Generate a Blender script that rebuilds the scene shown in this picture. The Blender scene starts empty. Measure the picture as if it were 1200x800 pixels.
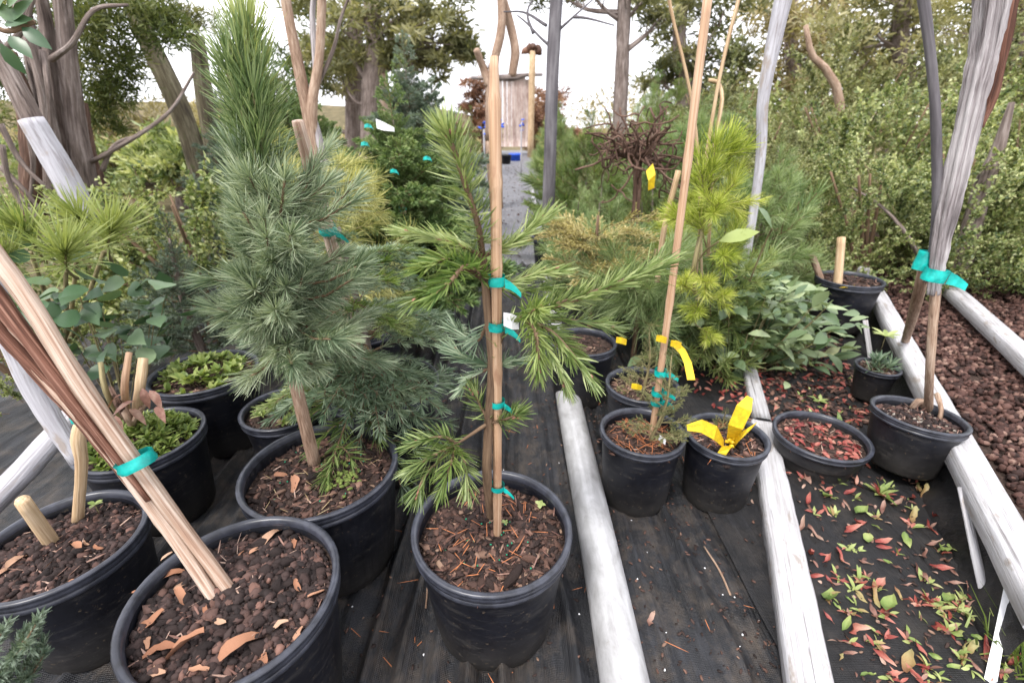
import bpy, bmesh, math, random
import numpy as np
from mathutils import Vector, Matrix, Quaternion

SC = bpy.context.scene
COL = SC.collection
random.seed(11)
R = np.random.default_rng(11)
rad = math.radians

# ------------------------------------------------------------------ camera, sky, sun, exposure
CAM_H = 1.0
PITCH = math.atan(250 / 540)
cam_d = bpy.data.cameras.new("camera")
cam = bpy.data.objects.new("camera", cam_d); COL.objects.link(cam)
cam.location = (0, 0, CAM_H)
cam.rotation_euler = (math.pi / 2 - PITCH, 0, 0)
cam_d.sensor_width = 36
cam_d.lens = 16.2
cam_d.clip_start = 0.02
cam_d.clip_end = 2000
cam_d.dof.use_dof = True
cam_d.dof.focus_distance = 0.84
cam_d.dof.aperture_fstop = 4.5
SC.camera = cam

SUN_EL, SUN_ROT = rad(58), rad(215)
w = bpy.data.worlds.new("World"); SC.world = w; w.use_nodes = True
nt = w.node_tree
bg = nt.nodes["Background"]
sky = nt.nodes.new("ShaderNodeTexSky"); sky.sky_type = 'NISHITA'; sky.sun_disc = False
sky.sun_elevation = SUN_EL; sky.sun_rotation = SUN_ROT
sky.air_density = 1.0; sky.dust_density = 4.0; sky.ozone_density = 1.0
tc = nt.nodes.new("ShaderNodeTexCoord")
cn = nt.nodes.new("ShaderNodeTexNoise"); cn.inputs['Scale'].default_value = 2.2; cn.inputs['Detail'].default_value = 5
nt.links.new(tc.outputs['Generated'], cn.inputs['Vector'])
cr = nt.nodes.new("ShaderNodeValToRGB")                     # a closed, bright cloud deck
cr.color_ramp.elements[0].position = .35; cr.color_ramp.elements[0].color = (9.0, 9.0, 9.6, 1)
cr.color_ramp.elements[1].position = .7; cr.color_ramp.elements[1].color = (12.5, 12.4, 12.8, 1)
nt.links.new(cn.outputs['Fac'], cr.inputs['Fac'])
mx = nt.nodes.new("ShaderNodeMix"); mx.data_type = 'RGBA'; mx.inputs['Factor'].default_value = .88
nt.links.new(sky.outputs['Color'], mx.inputs['A']); nt.links.new(cr.outputs['Color'], mx.inputs['B'])
nt.links.new(mx.outputs['Result'], bg.inputs['Color'])
bg.inputs['Strength'].default_value = 0.085

sun_d = bpy.data.lights.new("sun", 'SUN'); sun_d.energy = 1.5; sun_d.angle = rad(14); sun_d.color = (1, .96, .9)
sun = bpy.data.objects.new("sun", sun_d); COL.objects.link(sun)
sun.rotation_euler = (math.pi / 2 - SUN_EL, 0, math.pi - SUN_ROT)   # light from behind the camera's left shoulder

SC.view_settings.view_transform = 'Standard'
SC.view_settings.look = 'None'
SC.view_settings.exposure = 1.38
SC.view_settings.gamma = 1
SC.cycles.max_bounces = 5
SC.cycles.diffuse_bounces = 3
SC.cycles.glossy_bounces = 2
SC.cycles.transmission_bounces = 2
SC.cycles.transparent_max_bounces = 4

# ------------------------------------------------------------------ helpers
_F = np.array([0, math.cos(PITCH), -math.sin(PITCH)]); _U = np.array([0, math.sin(PITCH), math.cos(PITCH)]); _X = np.array([1., 0, 0])
def _ray(px, py): return _X * (px - 600) / 540 + _U * (400 - py) / 540 + _F
def on(px, py, z=0.0):                 # ground plan: where a sight line meets height z
    r = _ray(px, py); return np.array([0, 0, CAM_H]) + r * ((z - CAM_H) / r[2])
def dep(px, py, Y):                    # the same at a distance Y down the lane
    r = _ray(px, py); return np.array([0, 0, CAM_H]) + r * (Y / r[1])

def unit(a):
    a = np.asarray(a, float); return a / np.maximum(np.linalg.norm(a, axis=-1, keepdims=True), 1e-9)

class Geo:
    def __init__(s): s.v, s.q, s.t, s.c, s.r, s.qm, s.tm, s.n = [], [], [], [], [], [], [], 0
    def add(s, v, q=None, t=None, c=.5, rest=None, m=0):
        v = np.asarray(v, float).reshape(-1, 3); k = len(v)
        s.v.append(v); s.r.append(v if rest is None else np.asarray(rest, float))
        s.c.append(np.full(k, c) if np.isscalar(c) else np.asarray(c, float))
        if q is not None and len(q):
            q = np.asarray(q, int).reshape(-1, 4); s.q.append(q + s.n); s.qm.append(np.full(len(q), m))
        if t is not None and len(t):
            t = np.asarray(t, int).reshape(-1, 3); s.t.append(t + s.n); s.tm.append(np.full(len(t), m))
        s.n += k
    def mesh(s, name, mats, smooth=True):
        me = bpy.data.meshes.new(name)
        v = np.concatenate(s.v); q = np.concatenate(s.q) if s.q else np.zeros((0, 4), int); t = np.concatenate(s.t) if s.t else np.zeros((0, 3), int)
        me.vertices.add(len(v)); me.vertices.foreach_set("co", v.ravel())
        idx = np.concatenate([q.ravel(), t.ravel()])
        me.loops.add(len(idx)); me.loops.foreach_set("vertex_index", idx.astype(np.int32))
        st = np.concatenate([np.arange(len(q)) * 4, len(q) * 4 + np.arange(len(t)) * 3])
        me.polygons.add(len(st)); me.polygons.foreach_set("loop_start", st.astype(np.int32))
        mi = np.concatenate([np.concatenate(s.qm) if s.qm else np.zeros(0), np.concatenate(s.tm) if s.tm else np.zeros(0)])
        if not isinstance(mats, (list, tuple)): mats = [mats]
        for m in mats: me.materials.append(m)
        me.polygons.foreach_set("material_index", mi.astype(np.int32))
        me.polygons.foreach_set("use_smooth", np.full(len(st), smooth))
        a = me.attributes.new("tint", 'FLOAT', 'POINT'); a.data.foreach_set("value", np.concatenate(s.c).astype(np.float32))
        a = me.attributes.new("rest", 'FLOAT_VECTOR', 'POINT'); a.data.foreach_set("vector", np.concatenate(s.r).astype(np.float32).ravel())
        me.update(calc_edges=True)
        return me
    def obj(s, name, mats, parent=None, smooth=True): return put(name, s.mesh(name, mats, smooth), parent)

def put(name, me, parent=None, loc=None, rot=None, sc=None):
    o = bpy.data.objects.new(name, me); COL.objects.link(o)
    if parent is not None: o.parent = parent
    if loc is not None: o.location = loc
    if rot is not None:
        if isinstance(rot, Quaternion): o.rotation_mode = 'QUATERNION'; o.rotation_quaternion = rot
        else: o.rotation_euler = rot
    if sc is not None: o.scale = (sc,) * 3 if np.isscalar(sc) else sc
    return o

def tag(o, label, cat, group=None):
    o['label'] = label; o['category'] = cat
    if group: o['group'] = group
    return o
def thing(name, loc, label, cat, group=None):
    o = bpy.data.objects.new(name, None); COL.objects.link(o); o.location = loc; o.empty_display_size = .05
    return tag(o, label, cat, group)
def kind(o, k): o['kind'] = k; return o

def spline(pts, n):
    P = np.asarray(pts, float)
    if len(P) == 2: return P[0] + (P[1] - P[0]) * np.linspace(0, 1, n)[:, None]
    P = np.vstack([2 * P[0] - P[1], P, 2 * P[-1] - P[-2]]); k = len(P) - 3
    u = np.linspace(0, k, n); i = np.minimum(u.astype(int), k - 1); t = (u - i)[:, None]
    a, b, c, d = P[i], P[i + 1], P[i + 2], P[i + 3]
    return .5 * (2 * b + (c - a) * t + (2 * a - 5 * b + 4 * c - d) * t * t + (3 * b - a - 3 * c + d) * t ** 3)

def frames(P):
    T = unit(np.gradient(P, axis=0)); N = np.zeros_like(T)
    r = np.array([0, 0, 1.]) if abs(T[0][2]) < .9 else np.array([1., 0, 0])
    n = unit(np.cross(T[0], r))
    for i in range(len(T)):
        n = unit(n - T[i] * (n @ T[i])); N[i] = n
    return T, N, np.cross(T, N)

def tube(g, pts, radii, sides=8, n=None, rough=0.0, c=.5, m=0, cap=True, flute=0, squash=1.0):
    P = spline(pts, n or max(2, len(pts))); n = len(P)
    rr = np.interp(np.linspace(0, 1, n), np.linspace(0, 1, len(np.atleast_1d(radii))), np.atleast_1d(radii)) if not np.isscalar(radii) else np.full(n, radii)
    T, N, B = frames(P); a = np.arange(sides) * 2 * np.pi / sides
    s = np.concatenate([[0], np.cumsum(np.linalg.norm(np.diff(P, axis=0), axis=1))])
    rm = np.ones((n, sides))
    if rough:
        lo = R.normal(0, 1, (n, sides)); lo = (lo + np.roll(lo, 1, 0) + np.roll(lo, -1, 0)) / 3; col = R.normal(0, 1, sides)
        rm = 1 + rough * (lo + col[None] * .8)
    if flute: rm = rm * (1 + flute * np.cos(5 * a + 1)[None] * np.ones((n, 1)))
    rad_ = rr[:, None] * rm
    V = P[:, None] + rad_[..., None] * (np.cos(a)[None, :, None] * N[:, None] + squash * np.sin(a)[None, :, None] * B[:, None])
    rest = np.stack([np.cos(a)[None] * rr[:, None], np.sin(a)[None] * rr[:, None], s[:, None] * np.ones((1, sides))], -1) + R.uniform(0, 5, 3)
    i = np.arange(n - 1)[:, None] * sides; j = np.arange(sides)[None]; k = (j + 1) % sides
    Q = np.stack([i + j, i + k, i + sides + k, i + sides + j], -1).reshape(-1, 4)
    V = V.reshape(-1, 3); rest = rest.reshape(-1, 3); tri = []
    if cap:
        e0, e1 = len(V), len(V) + 1
        V = np.vstack([V, P[0], P[-1] + T[-1] * rr[-1] * .15]); rest = np.vstack([rest, rest[:sides].mean(0), rest[-sides:].mean(0)])
        tri = [[e0, (x + 1) % sides, x] for x in range(sides)] + [[e1, (n - 1) * sides + x, (n - 1) * sides + (x + 1) % sides] for x in range(sides)]
    g.add(V, Q, tri, c, rest, m)

def blades(g, base, d, L, W, nrm, bend=None, c=.5, m=0):
    """narrow two-segment needles: quad + pointed tri each"""
    base = np.asarray(base); k = len(base); d = unit(d); L = np.broadcast_to(L, k)[:, None]; W = np.broadcast_to(W, k)[:, None]
    side = unit(np.cross(d, nrm)) * W * .5
    bend = np.zeros((k, 3)) if bend is None else bend
    mid = base + d * L * .6 + bend * L * .35; tip = base + d * L + bend * L
    V = np.stack([base - side * .8, base + side * .8, mid - side, mid + side, tip - side * .25, tip + side * .25], 1).reshape(-1, 3)
    o = np.arange(k)[:, None] * 6
    Q = np.concatenate([o + np.array([[0, 1, 3, 2]]), o + np.array([[2, 3, 5, 4]])])
    cc = np.repeat(np.broadcast_to(c, k), 6)
    g.add(V, Q, None, cc, None, m)

def leaves(g, base, d, nrm, L, W, c=.5, m=0, fold=.25, curl=.2, prof=(.0, .75, 1., .7, .0)):
    """leaf blades with a fold along the midrib and a curl towards the tip"""
    base = np.asarray(base, float).reshape(-1, 3); k = len(base); d = unit(d); nrm = unit(nrm - d * np.sum(nrm * d, -1, keepdims=True)); s = np.cross(d, nrm)
    L = np.broadcast_to(L, k)[:, None]; W = np.broadcast_to(W, k)[:, None] * .5
    ts = np.linspace(0, 1, len(prof)); rows = []
    for t, p in zip(ts, prof):
        mid = base + d * L * t - nrm * (curl * L * t * t)
        if p == 0: rows.append([mid])
        else: rows.append([mid - s * W * p + nrm * W * p * fold, mid, mid + s * W * p + nrm * W * p * fold])
    V = np.stack([x for r in rows for x in r], 1); nv = V.shape[1]; q, t = [], []; i = 0
    for a, b in zip(rows[:-1], rows[1:]):
        j = i + len(a)
        if len(a) == 1: t += [[i, j + 1, j], [i, j + 2, j + 1]]
        elif len(b) == 1: t += [[i, i + 1, j], [i + 1, i + 2, j]]
        else: q += [[i, i + 1, j + 1, j], [i + 1, i + 2, j + 2, j + 1]]
        i = j
    o = np.arange(k)[:, None, None] * nv
    g.add(V.reshape(-1, 3), (o + np.array(q)[None]).reshape(-1, 4) if q else None, (o + np.array(t)[None]).reshape(-1, 3), np.repeat(np.broadcast_to(c, k), nv), None, m)

def lathe(g, prof, n=48, ribs=0, ramp=0.0, ovals=0.0, ph=0.0, c=.5, m=0, tilt=None):
    prof = np.asarray(prof, float); a = np.arange(n) * 2 * np.pi / n
    k = 1 + ovals * np.cos(2 * a + ph) + ovals * .5 * np.cos(3 * a + 2 * ph) + (ramp * np.maximum(0, np.cos(ribs * a)) ** 4 if ribs else 0)
    V = np.stack([prof[:, :1] * (np.cos(a) * k)[None], prof[:, :1] * (np.sin(a) * k)[None], prof[:, 1:] + ovals * .25 * prof[:, :1] * np.cos(2 * a + ph + 1)[None] * (prof[:, 1:] > 0)], -1)
    i = np.arange(len(prof) - 1)[:, None] * n; j = np.arange(n)[None]; kx = (j + 1) % n
    Q = np.stack([i + j, i + kx, i + n + kx, i + n + j], -1).reshape(-1, 4)
    g.add(V.reshape(-1, 3), Q, None, c, None, m)

def box(g, a, b, c=.5, m=0):
    (x0, y0, z0), (x1, y1, z1) = a, b
    V = [(x0, y0, z0), (x1, y0, z0), (x1, y1, z0), (x0, y1, z0), (x0, y0, z1), (x1, y0, z1), (x1, y1, z1), (x0, y1, z1)]
    g.add(V, [[0, 3, 2, 1], [4, 5, 6, 7], [0, 1, 5, 4], [1, 2, 6, 5], [2, 3, 7, 6], [3, 0, 4, 7]], None, c, None, m)

def beam(g, a, b, wdt, thk, n=14, rough=.02, c=.5, m=0, up=(0, 0, 1), taper=1.0, twist=0):
    """sawn board from a to b: rounded rectangular section with worn, slightly uneven faces"""
    a = np.asarray(a, float); b = np.asarray(b, float); T = unit(b - a); S = unit(np.cross(T, up)); U = np.cross(S, T)
    e = .12
    sec = np.array([(-.5, -.5 + e), (-.5, .5 - e), (-.5 + e * thk / wdt, .5), (-.18, .5), (.18, .5), (.5 - e * thk / wdt, .5), (.5, .5 - e), (.5, -.5 + e), (.5 - e * thk / wdt, -.5), (-.5 + e * thk / wdt, -.5)])
    k = len(sec); t = np.linspace(0, 1, n); L = np.linalg.norm(b - a)
    wob = np.cumsum(R.normal(0, rough * .25, (n, 2)), 0); wob -= wob[0] + (wob[-1] - wob[0]) * t[:, None]
    jit = 1 + R.normal(0, rough, (n, k, 2)) * .5
    sc = 1 + (taper - 1) * t
    X = (sec[None, :, 0] * jit[..., 0] + wob[:, :1]) * wdt * sc[:, None]; Y = (sec[None, :, 1] * jit[..., 1] + wob[:, 1:]) * thk * sc[:, None]
    V = a + T * (L * t)[:, None, None] + S * X[..., None] + U * Y[..., None]
    rest = np.stack([X, Y, np.broadcast_to((L * t)[:, None], X.shape)], -1) + R.uniform(0, 5, 3)
    i = np.arange(n - 1)[:, None] * k; j = np.arange(k)[None]; kx = (j + 1) % k
    Q = np.stack([i + j, i + kx, i + k + kx, i + k + j], -1).reshape(-1, 4)
    V = V.reshape(-1, 3); rest = rest.reshape(-1, 3); o = len(V)
    V = np.vstack([V, a, b]); rest = np.vstack([rest, rest[:k].mean(0), rest[-k:].mean(0)])
    tr = [[o, x, (x + 1) % k] for x in range(k)] + [[o + 1, (n - 1) * k + (x + 1) % k, (n - 1) * k + x] for x in range(k)]
    g.add(V, Q, tr, c, rest, m)

def stone(seed, el=(1, 1, .7), jit=.22):
    r = np.random.default_rng(seed); n = 6; V = [(0, 0, -1)]
    for z, q in ((-.6, .8), (.05, 1), (.65, .72)):
        for i in range(n): V.append((q * math.cos(i * 2 * math.pi / n + z), q * math.sin(i * 2 * math.pi / n + z), z))
    V.append((0, 0, 1)); V = np.array(V) * (1 + r.normal(0, jit, (len(V), 1))) * np.array(el)
    t = [[0, 1 + (i + 1) % n, 1 + i] for i in range(n)] + [[19, 13 + i, 13 + (i + 1) % n] for i in range(n)]
    q = [[1 + k * n + i, 1 + k * n + (i + 1) % n, 1 + (k + 1) * n + (i + 1) % n, 1 + (k + 1) * n + i] for k in range(2) for i in range(n)]
    return V, np.array(q), np.array(t)

def scatter(g, shapes, pos, size, c=None, m=0, flat=False):
    """many small pieces as one mesh"""
    for i, p in enumerate(pos):
        V, q, t = shapes[i % len(shapes)]
        e = Matrix.Rotation(R.uniform(0, 6.28), 3, 'Z') @ Matrix.Rotation(R.normal(0, .25 if flat else .8), 3, 'X') @ Matrix.Rotation(R.normal(0, .25 if flat else .8), 3, 'Y')
        g.add(V @ np.array(e).T * (size[i] if not np.isscalar(size) else size) + p, q, t, R.uniform(0, 1) if c is None else c, None, m)

def aim(d, roll=0.0):
    """rotation taking local +Z to direction d"""
    return Vector((0, 0, 1)).rotation_difference(Vector(d).normalized()) @ Quaternion((0, 0, 1), roll)

# ------------------------------------------------------------------ materials
def mat_new(name, rough=.6, spec=.4):
    m = bpy.data.materials.new(name); m.use_nodes = True; nt = m.node_tree; b = nt.nodes["Principled BSDF"]
    b.inputs['Roughness'].default_value = rough; b.inputs['Specular IOR Level'].default_value = spec
    return m, nt, b
def nd(nt, t, **k):
    n = nt.nodes.new("ShaderNode" + t)
    for a, v in k.items(): setattr(n, a, v)
    return n
def rest_vec(nt, sc=(1, 1, 1)):
    a = nd(nt, "Attribute", attribute_name="rest"); mp = nd(nt, "Mapping"); mp.inputs['Scale'].default_value = sc
    nt.links.new(a.outputs['Vector'], mp.inputs['Vector']); return mp.outputs['Vector']
def noise(nt, vec, scale, detail=4, rough=.55, dist=0):
    n = nd(nt, "TexNoise"); n.inputs['Scale'].default_value = scale; n.inputs['Detail'].default_value = detail; n.inputs['Roughness'].default_value = rough
    n.inputs['Distortion'].default_value = dist; nt.links.new(vec, n.inputs['Vector']); return n.outputs['Fac']
def ramp(nt, fac, stops):
    r = nd(nt, "ValToRGB"); e = r.color_ramp.elements
    while len(e) < len(stops): e.new(.5)
    for x, (p, c) in zip(e, stops): x.position = p; x.color = (*c, 1) if len(c) == 3 else c
    nt.links.new(fac, r.inputs['Fac']); return r.outputs['Color']
def math_(nt, op, a, b):
    n = nd(nt, "Math", operation=op)
    for i, x in enumerate((a, b)):
        if isinstance(x, (int, float)): n.inputs[i].default_value = x
        else: nt.links.new(x, n.inputs[i])
    return n.outputs[0]
def mixc(nt, f, a, b, mode='MIX'):
    n = nd(nt, "Mix", data_type='RGBA', blend_type=mode)
    for i, x in (('Factor', f), ('A', a), ('B', b)):
        if isinstance(x, (int, float)): n.inputs[i].default_value = x
        elif isinstance(x, tuple): n.inputs[i].default_value = (*x, 1)
        else: nt.links.new(x, n.inputs[i])
    return n.outputs['Result']
def bump(nt, b, h, s=.4, d=.01):
    n = nd(nt, "Bump"); n.inputs['Strength'].default_value = s; n.inputs['Distance'].default_value = d
    nt.links.new(h, n.inputs['Height']); nt.links.new(n.outputs['Normal'], b.inputs['Normal'])

def foliage(name, stops, rough=.5, trans=.3, spec=.35, nscale=9, amt=.35):
    m, nt, b = mat_new(name, rough, spec)
    lum = lambda c: .3 * c[0] + .6 * c[1] + .1 * c[2]
    stops = [(p, tuple(max(.004, lum(c) + (x - lum(c)) * (1.14 if stops[1][1][1] > stops[1][1][0] * 1.12 else .92)) for x in c)) for p, c in stops]
    a = nd(nt, "Attribute", attribute_name="tint"); oi = nd(nt, "ObjectInfo")
    f = math_(nt, 'ADD', a.outputs['Fac'], math_(nt, 'MULTIPLY', math_(nt, 'SUBTRACT', noise(nt, rest_vec(nt), nscale, 3), .5), amt))
    f = math_(nt, 'ADD', f, math_(nt, 'MULTIPLY', math_(nt, 'SUBTRACT', oi.outputs['Random'], .5), .38))
    col = ramp(nt, f, stops); nt.links.new(col, b.inputs['Base Color'])
    tr = nd(nt, "BsdfTranslucent"); nt.links.new(mixc(nt, 1.0, col, (1.3, 1.3, .7), 'MULTIPLY'), tr.inputs['Color'])
    ms = nd(nt, "MixShader"); ms.inputs[0].default_value = trans
    nt.links.new(b.outputs[0], ms.inputs[1]); nt.links.new(tr.outputs[0], ms.inputs[2]); nt.links.new(ms.outputs[0], nt.nodes["Material Output"].inputs['Surface'])
    return m

def grained(name, stops, along=5, across=70, rough=.75, bs=.5, bd=.004, spots=None, spec=.25, cracks=0):
    """bark and sawn or split wood: fibres run along the piece"""
    m, nt, b = mat_new(name, rough, spec)
    g = noise(nt, rest_vec(nt, (across, across, along)), 1, 6, .65, .6); big = noise(nt, rest_vec(nt, (14, 14, 6)), 1, 3)
    f = math_(nt, 'ADD', math_(nt, 'MULTIPLY', g, .7), math_(nt, 'MULTIPLY', big, .35))
    f = math_(nt, 'ADD', math_(nt, 'MULTIPLY', math_(nt, 'SUBTRACT', f, .525), 1.7), .5)
    col = ramp(nt, f, stops)
    if cracks:
        ck = ramp(nt, noise(nt, rest_vec(nt, (across * .45, across * .45, along * .5)), 1, 5, .7, .3), [(.33, (cracks, cracks * .95, cracks * .92)), (.44, (1, 1, 1))]); col = mixc(nt, 1.0, col, ck, 'MULTIPLY')
    if spots:
        s = ramp(nt, noise(nt, rest_vec(nt, (30, 30, 12)), 1, 4), [(.6, (0, 0, 0)), (.68, (1, 1, 1))]); col = mixc(nt, s, col, spots)
    nt.links.new(col, b.inputs['Base Color']); bump(nt, b, g, bs, bd)
    return m

def plain(name, col, rough=.5, var=.25, scale=30, spec=.4, dark=None, bs=.15, metal=0, bd=.002):
    m, nt, b = mat_new(name, rough, spec); n = noise(nt, rest_vec(nt), scale, 5)
    c0 = dark or tuple(x * (1 - var) for x in col); c1 = tuple(min(1, x * (1 + var)) for x in col)
    nt.links.new(ramp(nt, n, [(.3, c0), (.72, c1)]), b.inputs['Base Color']); b.inputs['Metallic'].default_value = metal
    if bs: bump(nt, b, n, bs, bd)
    return m

def pieces(name, stops, rough=.8, scale=60, spec=.25, bs=.6, bd=.003):
    """stones, chips, crumbs: each its own colour from tint / object"""
    m, nt, b = mat_new(name, rough, spec); a = nd(nt, "Attribute", attribute_name="tint"); oi = nd(nt, "ObjectInfo")
    n = noise(nt, rest_vec(nt), scale, 4)
    f = nd(nt, "Math", operation='FRACT'); nt.links.new(math_(nt, 'ADD', a.outputs['Fac'], oi.outputs['Random']), f.inputs[0])
    nt.links.new(mixc(nt, n, ramp(nt, f.outputs[0], stops), (.02, .016, .015), 'MULTIPLY') if False else mixc(nt, math_(nt, 'MULTIPLY', n, .6), ramp(nt, f.outputs[0], stops), (.02, .015, .014)), b.inputs['Base Color'])
    bump(nt, b, n, bs, bd); return m

MT = {}
MT['fir'] = foliage("fir_needle", [(.1, (.065, .105, .035)), (.5, (.19, .245, .10)), (.9, (.40, .45, .24))], trans=.25, rough=.4)
MT['fir_fresh'] = foliage("fir_needle_fresh", [(.1, (.06, .11, .03)), (.5, (.15, .215, .07)), (.9, (.32, .38, .16))], trans=.3, rough=.4)
MT['fir_blue'] = foliage("fir_needle_blue", [(.1, (.07, .115, .07)), (.5, (.20, .26, .18)), (.9, (.42, .48, .36))], trans=.22, rough=.45)
MT['pine_blue'] = foliage("pine_needle_blue", [(.1, (.085, .125, .075)), (.5, (.23, .285, .195)), (.9, (.46, .51, .38))], trans=.22, rough=.42)
MT['pine_green'] = foliage("pine_needle_green", [(.1, (.06, .105, .035)), (.5, (.165, .215, .085)), (.9, (.34, .38, .17))], trans=.28, rough=.42)
MT['pine_mid'] = foliage("pine_needle_mid", [(.1, (.07, .115, .05)), (.5, (.185, .245, .125)), (.9, (.38, .44, .25))], trans=.25, rough=.42)
MT['spruce'] = foliage("spruce_needle", [(.1, (.055, .10, .035)), (.5, (.15, .215, .09)), (.9, (.32, .38, .18))], trans=.2)
MT['spruce_blue'] = foliage("spruce_needle_blue", [(.1, (.06, .09, .065)), (.5, (.14, .18, .135)), (.9, (.27, .32, .26))], trans=.2)
MT['gold'] = foliage("golden_needle", [(.1, (.15, .17, .045)), (.5, (.34, .34, .10)), (.9, (.58, .55, .22))], trans=.3)
MT['lime'] = foliage("lime_needle", [(.1, (.15, .20, .045)), (.5, (.35, .41, .10)), (.9, (.62, .63, .25))], trans=.3)
MT['cypress'] = foliage("gold_cypress_leaf", [(.1, (.22, .19, .07)), (.5, (.48, .41, .16)), (.9, (.68, .60, .32))], trans=.25)
MT['pine_soft'] = foliage("soft_pine_needle", [(.1, (.09, .15, .06)), (.5, (.22, .29, .14)), (.9, (.40, .46, .27))], trans=.3)
MT['mini'] = foliage("small_spruce_needle", [(.1, (.07, .09, .03)), (.5, (.17, .185, .075)), (.9, (.32, .31, .14))], trans=.25)
MT['olive'] = foliage("olive_tree_foliage", [(.1, (.07, .08, .03)), (.5, (.20, .20, .085)), (.9, (.40, .37, .19))], trans=.35, nscale=2)
MT['darkgreen'] = foliage("dark_tree_foliage", [(.1, (.04, .055, .02)), (.5, (.10, .125, .045)), (.9, (.22, .23, .10))], trans=.35, nscale=2)
MT['tan'] = foliage("tan_tree_foliage", [(.1, (.12, .10, .045)), (.5, (.28, .235, .11)), (.9, (.46, .39, .21))], trans=.35, nscale=2)
MT['rust'] = foliage("rust_hedge_foliage", [(.1, (.11, .05, .03)), (.5, (.26, .13, .08)), (.9, (.42, .25, .15))], trans=.2, nscale=3)
MT['hedge'] = foliage("hedge_leaf", [(.1, (.05, .08, .03)), (.5, (.22, .265, .115)), (.9, (.52, .54, .30))], trans=.35, rough=.38, spec=.5)
MT['hedge_y'] = foliage("hedge_leaf_yellowish", [(.1, (.08, .10, .03)), (.5, (.20, .22, .085)), (.9, (.38, .38, .17))], trans=.3, rough=.42)
MT['broad'] = foliage("broad_leaf", [(.1, (.035, .075, .04)), (.5, (.09, .145, .08)), (.9, (.21, .28, .16))], trans=.2, rough=.36, spec=.5, nscale=30)
MT['rhodo'] = foliage("leathery_leaf", [(.05, (.07, .115, .06)), (.5, (.19, .25, .145)), (.85, (.36, .42, .26)), (1, (.55, .52, .25))], trans=.2, rough=.33, spec=.5, nscale=40)
MT['pale_leaf'] = foliage("pale_green_leaf", [(.1, (.18, .24, .08)), (.6, (.34, .40, .17)), (.95, (.5, .54, .28))], trans=.3)
MT['sedum'] = foliage("stonecrop_leaf", [(.1, (.08, .12, .035)), (.5, (.2, .26, .085)), (.9, (.38, .42, .18))], trans=.25, rough=.45)
MT['straw'] = foliage("dry_straw", [(.1, (.22, .15, .07)), (.5, (.42, .30, .15)), (.9, (.6, .48, .28))], trans=.2)
MT['leaf_r'] = foliage("crimson_dry_leaf", [(.05, (.14, .02, .02)), (.45, (.34, .07, .055)), (.75, (.46, .18, .13)), (.98, (.58, .38, .28))], trans=.2, nscale=90, amt=1.0)
MT['leaf_p'] = foliage("brown_dry_leaf", [(.05, (.10, .045, .035)), (.5, (.25, .12, .09)), (.95, (.46, .31, .24))], trans=.2, nscale=90, amt=.9)
MT['leaf_g'] = foliage("fallen_green_leaf", [(.1, (.11, .17, .06)), (.5, (.23, .30, .11)), (.9, (.40, .43, .2))], trans=.25, nscale=90, amt=.9)
MT['leaf_y'] = foliage("fallen_yellow_leaf", [(.1, (.24, .10, .05)), (.5, (.36, .26, .10)), (.9, (.44, .43, .2))], trans=.25, nscale=90, amt=1.1)
MT['twig'] = grained("twig_bark", [(.3, (.09, .055, .035)), (.7, (.24, .16, .10))], 12, 160, .8)
MT['twig_g'] = grained("green_twig_bark", [(.3, (.12, .10, .05)), (.7, (.32, .27, .14))], 12, 160, .7)
MT['bark'] = grained("grey_brown_bark", [(.2, (.07, .052, .045)), (.5, (.21, .165, .145)), (.8, (.42, .36, .335))], 5, 70, .9, 1.0, .02, cracks=.4)
MT['bark_red'] = grained("red_brown_bark", [(.25, (.045, .028, .022)), (.5, (.13, .075, .055)), (.75, (.26, .17, .13))], 5, 70, .9, 1.0, .02, cracks=.4)
MT['bark_moss'] = grained("mossy_bark", [(.25, (.05, .04, .03)), (.5, (.13, .11, .07)), (.75, (.25, .23, .16))], 5, 60, .9, .9, .02, cracks=.5, spots=(.10, .12, .045))
MT['bark_smooth'] = grained("smooth_grey_bark", [(.25, (.06, .055, .06)), (.5, (.12, .11, .12)), (.75, (.21, .20, .21))], 2, 30, .7, .4, .006)
MT['trunk_tan'] = grained("tan_young_bark", [(.25, (.15, .09, .06)), (.5, (.31, .21, .15)), (.75, (.47, .36, .28))], 20, 220, .8, .7, .004, cracks=.55)
MT['bamboo'] = grained("bamboo", [(.2, (.24, .13, .075)), (.45, (.44, .27, .165)), (.8, (.62, .45, .31))], 4, 330, .5, .25, .002, spots=(.36, .21, .13), spec=.4, cracks=.72)
MT['wood_split'] = grained("split_wood", [(.2, (.15, .085, .06)), (.38, (.36, .23, .165)), (.58, (.54, .42, .34)), (.8, (.68, .59, .52))], 3, 240, .8, .9, .004, cracks=.35)
MT['wood_bark'] = grained("dark_split_bark", [(.3, (.05, .022, .016)), (.55, (.17, .075, .05)), (.8, (.36, .2, .15))], 4, 200, .8, .9, .006, cracks=.4)
MT['wood_stub'] = grained("cut_stake_wood", [(.25, (.28, .17, .09)), (.5, (.50, .36, .22)), (.75, (.66, .52, .36))], 6, 260, .75, .6, .003, cracks=.5)
MT['wood_grey'] = grained("grey_weathered_wood", [(.3, (.10, .085, .085)), (.45, (.27, .24, .245)), (.62, (.45, .42, .425)), (.8, (.62, .59, .59))], 2.5, 150, .8, 1.0, .008, cracks=.12)
MT['white_wood'] = grained("white_weathered_board", [(.2, (.24, .22, .21)), (.4, (.38, .37, .38)), (.75, (.54, .54, .57))], 4, 150, .75, .9, .005, cracks=.32, spots=(.30, .27, .25))
MT['white_bark'] = grained("whitewashed_stake", [(.22, (.24, .22, .22)), (.42, (.38, .37, .40)), (.75, (.54, .54, .58))], 5, 130, .8, .8, .005, cracks=.5, spots=(.33, .29, .27))
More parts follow.
